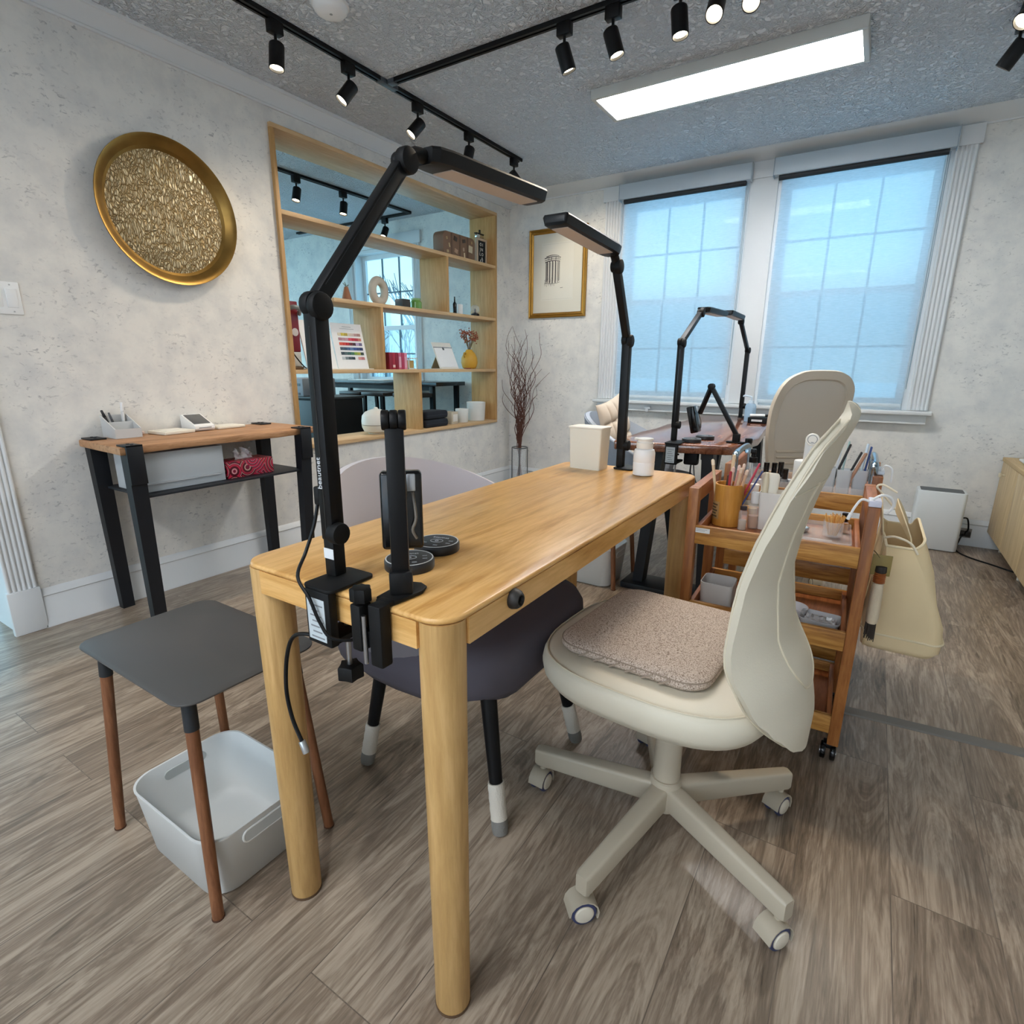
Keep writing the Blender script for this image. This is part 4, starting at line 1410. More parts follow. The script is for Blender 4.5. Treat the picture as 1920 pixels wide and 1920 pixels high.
LAMPDIFF = M('#c9bbb0', 0.5, var=0.02)
def desk_lamp(label, x, ybase, s, zt, zedge, pole_top, a_end, h0, h1, cable=True, tbase=0.045, group='black clamp lamps on the nail tables'):
    """pole clamped to a table end; arm and head lie in the plane x; s = +1 when they point to +Y.
    a_end, h0, h1: (dy, z) of the arm tip, the head's near and far ends, measured from ybase"""
    r = thing('desk_lamp', label, 'desk lamp', (x, ybase, 0), 0, group)
    P = lambda dy, z, dx=0: Vector((dx, s * dy, z))
    # clamp, set a little to one side of the pole
    cd = 0.020
    b = B()
    e = zedge          # distance from pole to the table edge behind it (along -s)
    b.prism([(p_[0], s * p_[1]) for p_ in (rrect(0.034, (e + 0.018 + 0.034) / 2, 0.012, 5, (cd, (0.034 - e - 0.018) / 2))[::s])], zt + 0.001, zt + 0.006, 0.001)
    b.obj('clamp_plate', BLACKMT, r)
    b = B()
    b.b2(cd - 0.028, cd + 0.028, *sorted((s * -(e + 0.002), s * -(e + 0.018))), zt - 0.090, zt + 0.001, 0.003)
    b.b2(cd - 0.024, cd + 0.024, *sorted((s * -(e + 0.002), s * 0.02)), zt - 0.090, zt - 0.080, 0.002)
    pb = b.obj('clamp_body', BLACKMT, r)
    b = B(); b.b2(cd - 0.022, cd + 0.018, *sorted((s * -(e + 0.0182), s * -(e + 0.0190))), zt - 0.082, zt - 0.012)
    lb = b.obj('rating_label', M('#b9c2c6', 0.6, var=0.25, bump=0), pb)
    for k in range(7):
        b = B(); yy = s * -(e + 0.0193)
        b.b2(cd - 0.016 + (k % 2) * 0.004, cd + 0.014 - (k % 3) * 0.005, *sorted((s * -(e + 0.0190), yy)), zt - 0.078 + k * 0.009, zt - 0.0757 + k * 0.009)
        b.obj('label_print', GREYINK, pb)
    b = B(); b.cyl((cd * .8, 0, zt - 0.170), (cd * .8, 0, zt - 0.060), 0.0045)
    b.obj('clamp_screw', STEEL, r)
    b = B()
    kn = [(cd * .8 + (0.022 if k % 2 else 0.0165) * math.cos(2 * PI * k / 10), (0.022 if k % 2 else 0.0165) * math.sin(2 * PI * k / 10)) for k in range(10)]
    b.prism(kn, zt - 0.178, zt - 0.152, 0.003)
    b.obj('clamp_knob', BLACKMT, r)
    B().cyl((cd * .8, 0, zt - 0.060), (cd * .8, 0, zt - 0.054), 0.014).obj('pad', BLACKM, r)
    # pole
    b = B(); b.b2(-0.0115, 0.0115, -0.0115, 0.0115, zt + 0.006, zt + 0.07, 0.002)
    b.obj('pole_socket', BLACKMT, r)
    b = B(); b.b2(-0.0135, 0.0135, -0.0128, 0.0128, zt + 0.065, pole_top - 0.005, 0.003)
    pole = b.obj('pole', BLACKM, r)
    b = B(); b.b2(-0.0012, 0.0012, *sorted((s * -0.0128, s * -0.0132)), zt + 0.075, pole_top - 0.03)
    b.obj('seam', BLACKG, pole)
    B().cyl((0.006, s * -.004, zt + 0.078), (0.026, s * -.004, zt + 0.078), 0.0175, bev=0.003).obj('tilt_knob', BLACKMT, r)
    # lower joint
    J = P(0, pole_top)
    B().cyl(J + Vector((-0.015, 0, 0)), J + Vector((0.003, 0, 0)), 0.0185, bev=0.004).obj('joint', BLACKMT, r)
    B().cyl(J + Vector((0.003, 0, -0.003)), J + Vector((0.019, 0, -0.003)), 0.0200, bev=0.005).obj('joint', BLACKMT, r)
    # arm
    A = P(a_end[0], a_end[1])
    d = A - J
    L = d.length
    ang = math.atan2(d.z, d.y)
    b = B(); b.M = Matrix.Translation(J) @ Matrix.Rotation(ang, 4, 'X')
    b.b2(-0.0118, 0.0100, 0.014, L - 0.010, -0.0118, 0.0118, 0.0025)
    arm = b.obj('arm', BLACKM, r)
    b = B(); b.M = Matrix.Translation(J) @ Matrix.Rotation(ang, 4, 'X')
    b.b2(0.0099, 0.0105, 0.03, L - 0.03, -0.0090, -0.0082); b.b2(0.0099, 0.0105, 0.03, L - 0.03, 0.0074, 0.0082)
    b.obj('arm_edges', M('#33363a', 0.3, metal=0.5), arm)
    B().cyl(A + Vector((-0.004, 0, 0)), A + Vector((0.017, 0, 0)), 0.0205, bev=0.005).obj('joint', BLACKMT, r)
    B().cyl(A + Vector((-0.016, 0, 0)), A + Vector((-0.004, 0, 0)), 0.016, bev=0.004).obj('joint', BLACKMT, r)
    # head
    H0, H1 = P(*h0), P(*h1)
    d = H1 - H0
    L = d.length
    ang = math.atan2(d.z, d.y)
    if s < 0:
        Mh = Matrix.Translation(H0) @ Matrix.Rotation(ang - PI, 4, 'X') @ Matrix.Rotation(PI, 4, 'Z')
    else:
        Mh = Matrix.Translation(H0) @ Matrix.Rotation(ang, 4, 'X')
    b = B(); b.tube([A, A.lerp(H0, 0.6) + Vector((0, 0, 0.006)), H0 + d * 0.05], 0.012, 12, 4)
    b.obj('neck', BLACKMT, r)
    b = B(); b.M = Mh
    sec = [(-0.036, 0.008), (-0.030, -0.010), (-0.022, -0.0125), (0.022, -0.0125), (0.030, -0.010), (0.036, 0.008), (0.033, 0.0125), (-0.033, 0.0125)]
    sc = [(0.0, .62), (0.012, .88), (0.04, 1.0), (L - 0.02, 1.0), (L - 0.004, .97), (L, .85)]
    b.rings([[(p[0] * k, y, p[1]) for p in sec] for y, k in sc])
    hd = b.obj('lamp_head', BLACKM, r, ang=25)
    b = B(); b.M = Mh
    b.b2(-0.0215, 0.0215, 0.05, L - 0.025, -0.0142, -0.0120, 0.0005)
    b.obj('diffuser', LAMPDIFF, hd)
    b = B(); b.M = Mh
    b.b2(-0.026, 0.026, L - 0.001, L + 0.0012, -0.006, 0.008, 0.001)
    b.obj('end_cap', M('#9aa5ab', 0.3) if s > 0 else M('#26292c', 0.4), hd)
    return r
lamp1 = desk_lamp('large black clamp lamp on the near end of the oak table', -0.695, 0.560, 1, TZ, 0.040, 1.163, (0.198, 1.398), (0.245, 1.418), (0.615, 1.438))
text('beautnet', 0.014, M('#c9ccd0', 0.5), lamp1, Matrix.Translation((-0.005, -0.0135, 0.918)) @ Matrix(((0, -1, 0, 0), (0, 0, -1, 0), (1, 0, 0, 0), (0, 0, 0, 1))), 'logo')
B().b2(-0.0112, 0.0112, -0.0122, -0.0116, TZ + 0.035, TZ + 0.052).obj('serial_label', M('#d7dadc', 0.6), lamp1)
B().b2(-0.026, -0.0136, -0.012, 0.0, 0.865, 0.895, 0.003).obj('power_socket', BLACKM, lamp1)
desk_lamp('black clamp lamp on the far end of the oak table, leaning towards the viewer', -0.69, 1.762, -1, TZ, 0.031, 1.16, (0.115, 1.362), (0.150, 1.396), (0.500, 1.412))
r = thing('lamp_cable', 'black cable looping from the large lamp down past the oak table leg', 'cable', (0, 0, 0))
B().tube([(-0.718, 0.553, 0.866), (-0.722, 0.545, 0.83), (-0.728, 0.530, 0.79), (-0.712, 0.500, 0.762), (-0.680, 0.494, 0.735), (-0.662, 0.495, 0.700), (-0.640, 0.498, 0.678), (-0.615, 0.53, 0.670), (-0.60, 0.57, 0.675)], 0.0028, 8, 6).obj('upper_cable', BLACKM, r)
B().tube([(-0.690, 0.512, 0.662), (-0.735, 0.502, 0.655), (-0.760, 0.50, 0.615), (-0.774, 0.50, 0.545), (-0.766, 0.50, 0.49), (-0.746, 0.50, 0.452)], 0.0034, 8, 6).obj('lower_cable', BLACKM, r)
B().cyl((-0.746, 0.50, 0.452), (-0.736, 0.50, 0.432), 0.006, bev=0.001).obj('connector', M('#b4b8ba', 0.3, metal=0.8), r)

def uv_arm(label, x, y, rz, top, box_c, zt, fold=0.0, swivel=0.0):
    """pole with a hinge on top; a second arm folds down and carries a lamp box"""
    r = thing('uv_lamp_arm', label, 'nail lamp', (x, y, 0), rz, 'folding nail lamps on the nail tables')
    b = B()
    out = [(-0.018, -0.034), (0.018, -0.034), (0.024, 0.02), (0.016, 0.038), (0.0, 0.044), (-0.016, 0.038), (-0.024, 0.02)]
    b.prism(out, zt + 0.001, zt + 0.007, 0.002)
    b.obj('base_plate', BLACKMT, r)
    b = B(); b.b2(-0.006, 0.018, -0.064, -0.042, zt - 0.088, zt + 0.008, 0.003); b.b2(-0.036, -0.016, -0.070, -0.046, zt - 0.068, zt + 0.004, 0.003); b.b2(-0.016, -0.006, -0.062, -0.048, zt - 0.060, zt - 0.035)
    b.b2(-0.01, 0.016, -0.044, -0.030, zt, zt + 0.008, 0.002)
    b.obj('clamp', BLACKMT, r)
    b = B(); b.cyl((-0.012, -0.066, zt - 0.085), (-0.012, -0.066, zt - 0.01), 0.0035)
    b.obj('clamp_rod', STEEL, r)
    b = B()
    kn = [(-0.025 + (0.016 if k % 2 else 0.013) * math.cos(2 * PI * k / 14), -0.057 + (0.016 if k % 2 else 0.013) * math.sin(2 * PI * k / 14)) for k in range(14)]
    b.prism(kn, zt + 0.006, zt + 0.028, 0.003)
    b.obj('clamp_knob', BLACKMT, r)
    S = Matrix.Rotation(swivel, 4, 'Z')
    T = S @ Vector(top)
    sx_ = S @ Vector((1, 0, 0))
    p0 = Vector((0, 0, zt + 0.01))
    B().at((0, 0, 0), swivel).b2(-0.017, 0.017, -0.015, 0.015, zt + 0.006, zt + 0.042, 0.004).obj('hinge', BLACKMT, r)
    d = T - Vector((0, 0, zt + 0.035))
    L = d.length
    Mr = Matrix.Translation((0, 0, zt + 0.035)) @ d.to_track_quat('Z', 'Y').to_matrix().to_4x4()
    if swivel:
        Mr = Matrix.Translation((0, 0, zt + 0.035)) @ S
    b = B(); b.M = Mr
    b.b2(-0.0130, 0.0130, -0.009, 0.009, 0, L - 0.01, 0.003)
    b.obj('lower_arm', BLACKM, r)
    for k in (-1, 0, 1):
        b = B(); b.cyl(T + sx_ * (k * 0.0115 - 0.0055), T + sx_ * (k * 0.0115 + 0.0055), 0.014, bev=0.002)
        b.obj('top_hinge', BLACKM, r)
    c = S @ Vector(box_c)
    d2 = c + S @ Vector((0, -0.026, 0.03)) - T
    L2 = d2.length
    b = B(); b.M = Matrix.Translation(T) @ d2.to_track_quat('Z', 'Y').to_matrix().to_4x4()
    b.b2(-0.010, 0.010, -0.008, 0.008, 0.008, L2, 0.003)
    b.obj('upper_arm', BLACKM, r)
    b = B().at(c, swivel, -0.10 if fold == 0 else fold)
    b.box((0, 0, 0), (0.066, 0.036, 0.126), 0.006, 3)
    bx = b.obj('lamp_box', BLACKG, r)
    b = B().at(c, swivel, -0.10 if fold == 0 else fold)
    b.box((0.016, -0.0185, 0.045), (0.014, 0.006, 0.028), 0.002)
    b.obj('bracket', M('#b8bcc0', 0.3, metal=0.7), bx)
    b = B().at(c, swivel, -0.10 if fold == 0 else fold)
    b.tube([(0.018, -0.021, 0.03), (0.022, -0.026, -0.01), (0.016, -0.024, -0.03), (0.022, -0.02, -0.045)], 0.0025, 6, 4)
    b.obj('cord', M('#6d665c', 0.5), bx)
    return r
uv_arm('folding black nail lamp arm clamped near the corner of the oak table', -0.554, 0.563, 0, (0.0, 0.0, 1.006), (0.003, 0.100, 0.853), TZ, swivel=0.74)

def touch_disc(label, x, y, rz, zt):
    r = thing('touch_controller', label, 'lamp control', (x, y, zt), rz, 'round black lamp controllers')
    b = B(); b.lathe([(0.0415, 0.0), (0.0425, 0.002), (0.0425, 0.014), (0.041, 0.0165), (0.0395, 0.017), (0, 0.017)], seg=40)
    b.obj('body', M('#25272a', 0.4), r)
    b = B(); b.lathe([(0.0385, 0.0171), (0.0405, 0.0171), (0.0405, 0.0175), (0.0385, 0.0175), (0.0385, 0.0171)], seg=40, cap0=False, cap1=False)
    b.obj('light_ring', M('#cfd2d4', 0.3), r)
    b = B(); b.tube([(0.012 * math.cos(a), 0.009 * math.sin(a), 0.0173) for a in [2 * PI * k / 24 for k in range(24)]], 0.0006, 5, closed=True)
    b.tube([(0.003 * math.cos(a), 0.003 * math.sin(a), 0.0173) for a in [2 * PI * k / 12 for k in range(12)]], 0.0007, 5, closed=True)
    b.obj('power_symbol', M('#b8bcc0', 0.4), r)
    text('beautnet', 0.009, M('#c4c8cc', 0.5), r, Matrix.Translation((0, 0.020, 0.0173)), 'logo', 0.0002)
    for k, (x, y) in enumerate(((0.026, 0.006), (0.026, -0.008), (-0.018, -0.014), (0.008, -0.024))):
        B().b2(x - 0.004, x + 0.004, y - 0.002, y + 0.002, 0.0170, 0.0174).obj('symbol', M('#8d9298', 0.5), r)
touch_disc('round black lamp controller nearest the viewer, partly behind the lamp arm', -0.628, 0.660, 0.75, TZ)
touch_disc('round black lamp controller just behind the nearer one on the oak table', -0.650, 0.758, 0.25, TZ)

r = thing('lidded_box', 'cream tapered lidded box at the far end of the oak table', 'box', (-0.782, 1.708, TZ), -0.05)
b = B()
b.rings([[(p[0] * k, p[1] * k, z) for p in rrect(0.060, 0.036, 0.006)] for z, k in ((0, .92), (0.135, 1.0))])
b.obj('box', PLASTC, r)
B().prism(rrect(0.063, 0.039, 0.006), 0.1355, 0.141, 0.002).obj('lid', M('#eeeae0', 0.45), r)
r = thing('pump_bottle', 'translucent white bottle with flip cap on the far end of the oak table', 'bottle', (-0.583, 1.688, TZ))
B().lathe([(0.026, 0), (0.0325, 0.003), (0.0335, 0.04), (0.0325, 0.043), (0.0335, 0.046), (0.0335, 0.072), (0.030, 0.082), (0.018, 0.087), (0.018, 0.09), (0, 0.09)]).obj('body', sheer('milky_plastic', '#f6f9fb', 0.86, 0.3), r)
B().lathe([(0.025, 0.086), (0.026, 0.088), (0.026, 0.104), (0.023, 0.106), (0.023, 0.112), (0.026, 0.114), (0.025, 0.117), (0, 0.118)]).obj('cap', sheer('milky_cap', '#f0ede6', 0.85, 0.3), r)
B().b2(-0.034, -0.02, -0.006, 0.006, 0.110, 0.117, 0.002).obj('spout', M('#e6e3da', 0.4), r)

# ------------------------------------------------------------------ side tables with bins
def side_table(label, loc, rz=0, group='dark metal side tables with wooden legs'):
    r = thing('side_table', label, 'side table', loc, rz, group)
    b = B(); b.prism(rrect(0.222, 0.150, 0.042, 8), 0.484, 0.488, 0.001)
    b.obj('top', M('#4c4b4a', 0.42, var=0.03), r, ang=50)
    for sx in (-1, 1):
        for sy in (-1, 1):
            A = Vector((sx * 0.170, sy * 0.112, 0.4835)); Z = Vector((sx * 0.208, sy * 0.138, 0.0))
            m = A.lerp(Z, 0.15)
            b = B(); b.cyl(m, Z, 0.0120, 0.0110, seg=18)
            lg = b.obj('leg', WALNUT, r)
            B().cyl(A, m, 0.0132, 0.0132, seg=18).obj('leg_sleeve', M('#1e2226', 0.5), lg)
            B().cyl(Z + Vector((0, 0, 0.0)), Z + Vector((0, 0, 0.003)), 0.0123, seg=16).obj('foot_pad', M('#4a2f20', 0.7), lg)
    return r
st = side_table('dark grey metal side table with wooden legs at the lower left', (-1.172, 0.557, 0))
dup(st, (-1.165, 2.58, 0), 0, 'second side table, only its wooden legs seen under the oak table')

def bin_(label, loc, rz, w, d, h):
    r = thing('storage_bin', label, 'storage bin', loc, rz, 'white plastic storage bins')
    rad = 0.055
    def ring(k, z, off=0):
        return [(p[0], p[1], z) for p in rrect(w / 2 * k - off, d / 2 * k - off, rad - off * .5, 8)]
    b = B()
    rs = [ring(.86, 0.0, 0.006), ring(.875, 0.004), ring(.985, h - 0.008), ring(1.0, h - 0.004), ring(1.0, h), ring(.985, h, 0.002), ring(.975, h - 0.008, 0.003), ring(.875, 0.022, 0.004), ring(.84, 0.007, 0.012), ring(.80, 0.005, 0.02)]
    b.rings(rs)
    b.obj('tub', M('#d8dad8', 0.4, var=0.02), r, ang=60)
    for s in (-1, 1):
        for side in (1,):
            # slot handles on the two ends
            o = rrect(0.05, 0.012, 0.0119, 6)
            b = B()
            x = s * (w / 2 * (0.875 + 0.11 * 0.78))
            b.rings([[(x + t_, p[0], h * 0.80 + p[1]) for p in o] for t_ in (-0.006, 0.006)])
            b.obj('handle_slot_patch', M('#bcbfbd', 0.6), r)  # solid patch; the tone seen through the lit slot is painted in
            b = B(); b.tube([(x + s * 0.004, p[0] * 1.04, h * 0.80 + p[1] * 1.15) for p in o], 0.0025, 6, closed=True)
            b.obj('handle_rim', M('#e4e5e2', 0.35), r)
    return r
bin_('white plastic bin under the dark side table at lower left', (-1.135, 0.545, 0), 0.0, 0.335, 0.255, 0.16)
bin_('white plastic bin under the second side table, behind the oak table legs', (-1.14, 2.55, 0), 0.0, 0.345, 0.25, 0.20)

# ------------------------------------------------------------------ tub armchairs
def tub_chair(label, loc, rz, inner, outer, seat, group='upholstered tub chairs'):
    r = thing('tub_chair', label, 'chair', loc, rz, group)
    # shell: back towards -X, opening towards +X
    def grid(off):
        g = []
        nt_, ns = 13, 41
        for i in range(nt_):
            t_ = i / (nt_ - 1)
            row = []
            for j in range(ns):
                th = math.radians(-118 + 236 * j / (ns - 1))
                a = abs(th)
                h = 0.585 + 0.235 * max(0, math.cos(min(a * 0.80, PI / 2))) ** 0.9
                z = 0.385 + (h - 0.385) * t_
                k = 0.90 + 0.17 * t_ ** 0.8
                row.append((-math.cos(th) * 0.295 * k, math.sin(th) * 0.315 * k, z))
            g.append(row)
        return g
    b = B()
    b.shell(grid(0), lambda i, j: 0.034 * (1 - 0.35 * (i / 12) ** 3))
    sh = b.obj('backrest', [inner], r, ang=50)
    b = B()
    g = grid(0)
    G = [[(p[0] * 1.005, p[1] * 1.005, p[2] - 0.002) for p in row] for row in g]
    b.shell(G, -0.006)
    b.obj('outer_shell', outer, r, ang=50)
    b = B()
    o = superell(0.285, 0.305, 3.4, 48)
    b.rings([[(p[0] * k + 0.02, p[1] * k, z + 0.012 * math.sin(5 * i_ * 2 * PI / 48) * (1 if z < 0.37 else 0)) for i_, p in enumerate(o)] for k, z in ((.70, .338), (.88, .345), (.97, .37), (1.0, .41), (.995, .445), (.95, .470), (.85, .478), (.5, .474))])
    b.obj('seat', seat, r, ang=60)
    for sx in (-1, 1):
        for sy in (-1, 1):
            A = Vector((sx * 0.165 + 0.04, sy * 0.155, 0.36)); Z = Vector((sx * 0.225 + 0.050, sy * 0.203, 0.0))
            b = B(); b.cyl(A, A.lerp(Z, 0.985), 0.021, 0.0135, seg=18)
            lg = b.obj('leg', BLACKM, r)
            s0, s1 = A.lerp(Z, 0.66), A.lerp(Z, 0.90)
            d = (Z - A)
            b = B()
            pts = [s0.lerp(s1, k / 7) for k in range(8)]
            b.tube(pts, [0.0205 if k % 2 else 0.0195 for k in range(8)], 16)
            b.obj('knit_sock', M('#cfc8bb', 0.95, var=0.1, bump=0.8, bscale=260), lg)
            b = B(); b.tube([s1, A.lerp(Z, .96), Z + Vector((0, 0, 0.001))], [0.0195, 0.0200, 0.018], 16)
            b.obj('sock_toe', M('#7f7d78', 0.95, var=0.1, bump=0.8, bscale=260), lg)
    return r
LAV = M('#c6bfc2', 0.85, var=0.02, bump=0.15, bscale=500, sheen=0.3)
LAV_SHADE = M('#77747a', 0.9, var=0.03, bump=0.15, bscale=500)  # same lilac fabric; shade of the outer side put into the colour
SEATG = M('#55515a', 0.85, var=0.05, bump=0.12, bscale=60)
tub_chair('pale lilac tub chair with dark seat cover pushed under the oak table', (-0.878, 1.105, 0), 0, LAV, LAV_SHADE, SEATG)
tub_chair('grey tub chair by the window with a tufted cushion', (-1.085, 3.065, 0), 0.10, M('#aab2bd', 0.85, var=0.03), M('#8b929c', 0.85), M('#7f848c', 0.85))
# tufted cushion
g = []
n = 49
for i in range(n):
    row = []
    for j in range(n):
        u, v = i / (n - 1), j / (n - 1)
        e = (4 * u * (1 - u)) ** 0.35 * (4 * v * (1 - v)) ** 0.35
        t_ = 0.058 * e * (0.45 + 0.55 * (abs(math.sin(4 * PI * u)) * abs(math.sin(4 * PI * v))) ** 0.4)
        row.append((t_, (v - .5) * 0.44 * (1 + 0.06 * (2 * u - 1) ** 2), (u - .5) * 0.44 * (1 + 0.06 * (2 * v - 1) ** 2)))
    g.append(row)
b = B()
b.shell(g, lambda i, j: -0.004 - 1.0 * g[i][j][0])
o = b.obj('tufted_cushion', M('#c9bba9', 0.95, var=0.06, bump=0.2, bscale=400), ang=60)
o.location = (-1.225, 3.05, 0.675)
o.rotation_euler = (0.12, -0.22, 0.08)
props(o, 'beige tufted cushion propped on the grey tub chair by the window', 'cushion')

# ------------------------------------------------------------------ swivel chairs
def oblong(r0, r1, ang, z0, z1, w0, w1, h0, h1):
    b = B()
    d = Vector((math.cos(ang), math.sin(ang), 0)); s = Vector((-d.y, d.x, 0))
    rs = []
    for r_, z, w, h in ((r0, z0, w0, h0), (r1 - 0.008, z1, w1, h1), (r1, z1, w1 * .8, h1 * .88)):
        c = d * r_ + Vector((0, 0, z))
        q = rrect(w / 2, h / 2, min(w, h) * 0.22, 3)
        rs.append([c + s * p[0] + Vector((0, 0, p[1])) for p in q])
    b.rings(rs)
    return b
def swivel_base(r, a0, up):
    B().cyl((0, 0, 0.070), (0, 0, 0.145), 0.040, 0.036, bev=0.006).obj('hub', CHAIRM, r)
    b = B(); b.cyl((0, 0, 0.145), (0, 0, 0.150), 0.036); b.cyl((0, 0, 0.148), (0, 0, up), 0.031, 0.029, seg=28)
    b.obj('column', CHAIRM, r)
    for k in range(5):
        a = math.radians(a0 + 72 * k)
        oblong(0.028, 0.330, a, 0.104, 0.092, 0.042, 0.032, 0.060, 0.048).obj('base_arm', CHAIRM, r)
        d = Vector((math.cos(a), math.sin(a), 0)); s = Vector((-d.y, d.x, 0))
        c = d * 0.312
        sw = math.radians(35 + 61 * k)
        ax = (s * math.cos(sw) + d * math.sin(sw)).normalized()
        fw = Vector((0, 0, 1)).cross(ax)
        w = c + Vector((0, 0, 0.0265)) - fw * 0.008
        b = B()
        b.cyl(w - ax * 0.020, w + ax * 0.020, 0.020, seg=24)
        cs = b.obj('caster', CHAIRM, r)
        for q in (-1, 1):
            B().cyl(w + ax * q * 0.008, w + ax * q * 0.019, 0.0262, seg=28, bev=0.003).obj('tyre', M('#3b4163', 0.5), cs)
            B().cyl(w + ax * q * 0.0185, w + ax * q * 0.0225, 0.0195, 0.0175, seg=28, bev=0.001).obj('wheel_cap', M('#d6cebd', 0.4), cs)
        b = B()
        g = []
        for i in range(9):
            t_ = math.radians(-25 + 205 * i / 8)
            g.append([w + ax * q * 0.021 + fw * (math.cos(t_) * 0.0315) + Vector((0, 0, math.sin(t_) * 0.0315)) for q in (-1, -.6, 0, .6, 1)])
        b.shell(g, 0.003)
        b.cyl(c + Vector((0, 0, 0.052)), c + Vector((0, 0, 0.075)), 0.008)
        b.obj('hood', CHAIRM, cs)

def back_surface(n=33, m=15, xc=None, hw=None, wr=None):
    def ev(tab, z):
        for (a, p), (c, q) in zip(tab, tab[1:]):
            if a <= z <= c:
                t_ = (z - a) / (c - a)
                t_ = t_ * t_ * (3 - 2 * t_) * 0.5 + t_ * 0.5
                return p + (q - p) * t_
        return tab[-1][1]
    z0, z1 = hw[0][0], hw[-1][0]
    rows = []
    for i in range(n):
        t_ = i / (n - 1)
        t_ = 0.5 - 0.5 * math.cos(PI * t_)
        z = z0 + (z1 - z0) * t_
        w, x, k = ev(hw, z), ev(xc, z), ev(wr, z)
        rows.append([(x - k * (abs(u) ** 2.2), w * u, z) for u in [-1 + 2 * j / (m - 1) for j in range(m)]])
    return rows, (lambda u, z: Vector((ev(xc, z) - ev(wr, z) * abs(u) ** 2.2, ev(hw, z) * u, z)))

def seat_shell(r, cx, cy, hx, hy, mat, stitch, zt=0.472):
    o = superell(hx, hy, 3.0, 56)
    b = B()
    b.rings([[(cx + p[0] * k, cy + p[1] * k, zt + z) for p in o] for k, z in ((.5, -.094), (.80, -.090), (.93, -.078), (.985, -.055), (1.0, -.032), (.99, -.016), (.965, -.006), (.92, -.001), (.80, 0.001), (.4, -.004))])
    s = b.obj('seat', mat, r, ang=60)
    B().tube([(cx + p[0] * .962, cy + p[1] * .962, zt - .0035) for p in o], 0.0018, 5, closed=True).obj('piping', stitch, s)

r = thing('desk_chair', 'cream leather swivel chair at the oak table', 'chair', (-0.285, 1.13, 0), -0.06, 'cream swivel chairs')
swivel_base(r, -101 + 3.4, 0.39)
B().b2(-0.10, 0.10, -0.07, 0.07, 0.372, 0.392, 0.008).obj('seat_mount', CHAIRM, r)
seat_shell(r, -0.030, 0.015, 0.256, 0.245, LEATH, LEATHT)
xc = [(.356, .252), (.42, .254), (.50, .240), (.60, .194), (.70, .180), (.78, .188), (.86, .206), (.94, .230), (1.006, .252)]
hw = [(.356, .003), (.360, .022), (.370, .047), (.388, .078), (.41, .107), (.44, .139), (.48, .169), (.52, .185), (.57, .187), (.63, .168), (.70, .152), (.80, .144), (.89, .138), (.95, .122), (.98, .096), (.997, .060), (1.006, .004)]
wr = [(.356, .0), (.40, .018), (.44, .040), (.48, .058), (.54, .070), (.60, .058), (.70, .040), (.85, .024), (.95, .014), (1.006, .004)]
rows, fn = back_surface(45, 19, xc, hw, wr)
b = B(); b.shell(rows, lambda i, j: 0.020)
bk = b.obj('backrest', LEATH, r, ang=60)
zs = [.360, .370, .388, .41, .44, .48, .52, .57, .62, .70, .80, .89, .95, .98, .997]
loop = [fn(-1, z) for z in reversed(zs)] + [fn(1, z) for z in zs]
for off in (0.003, 0.017):
    B().tube([p + Vector((off, (0.002 if p.y > 0 else -0.002), 0)) for p in loop], 0.0022, 6, 3, closed=True).obj('seam', LEATHT, bk)
ov = []
for k in range(26):
    a = PI + PI * k / 25
    ov.append((0.40 * math.cos(a), 0.555 + 0.07 * math.sin(a)))
ov = [(-0.46, .90), (-0.46, .75), (-0.43, .62)] + ov + [(0.43, .62), (0.46, .75), (0.46, .90)]
def fn_out(u, z, off):
    p = fn(u, z)
    du = fn(min(u + .02, 1), z) - fn(max(u - .02, -1), z)
    dz = fn(u, z + .004) - fn(u, z - .004)
    return p + du.cross(dz).normalized() * off
ov = [tuple(q)[:2] for q in catmull([Vector((a_, c_, 0)) for a_, c_ in ov], 3)]
B().tube([fn_out(u, z, 0.0206) for u, z in ov], 0.0020, 6).obj('panel_seam', LEATHT, bk)
B().tube([fn_out(u, .885 + .012 * (1 - u * u), 0.0204) for u in [-.98 + 1.96 * k / 12 for k in range(13)]], 0.0016, 6).obj('cross_seam', LEATHT, bk)
B().b2(0.11, 0.250, -0.05, 0.05, 0.395, 0.425, 0.008).obj('back_support', CHAIRM, r)
# cushion on the seat
b = B()
o_ = rrect(0.168, 0.190, 0.055, 8)
b.rings([[(p[0] * k, p[1] * k, z) for p in o_] for k, z in ((.90, 0.0), (.975, 0.002), (1.0, .009), (1.0, .015), (.985, .022), (.95, .0265), (.80, .029), (.4, .030))])
def felt():
    m, nt, p = newmat('speckled_felt')
    tc = N(nt, 'TexCoord')
    nz = N(nt, 'TexNoise', Scale=420.0, Detail=3.0, Roughness=0.6)
    nt.links.new(tc.outputs['Object'], nz.inputs['Vector'])
    cr = N(nt, 'ValToRGB')
    e = cr.color_ramp.elements
    e[0].position = .36; e[0].color = lin('#6f5b4c'); e[1].position = .60; e[1].color = lin('#cbbcae')
    k = e.new(.47); k.color = lin('#b3a294')
    nt.links.new(nz.outputs['Fac'], cr.inputs['Fac'])
    nt.links.new(cr.outputs['Color'], p.inputs['Base Color'])
    p.inputs['Roughness'].default_value = .95
    bp = N(nt, 'Bump', Strength=.5, Distance=.002)
    nt.links.new(nz.outputs['Fac'], bp.inputs['Height']); nt.links.new(bp.outputs['Normal'], p.inputs['Normal'])
    return m
FELT = felt()
r = thing('seat_cushion', 'speckled beige felt cushion on the cream swivel chair', 'cushion', (-0.342, 1.168, 0.4735), -0.07)
cu = b.obj('cushion', FELT, r, ang=60)
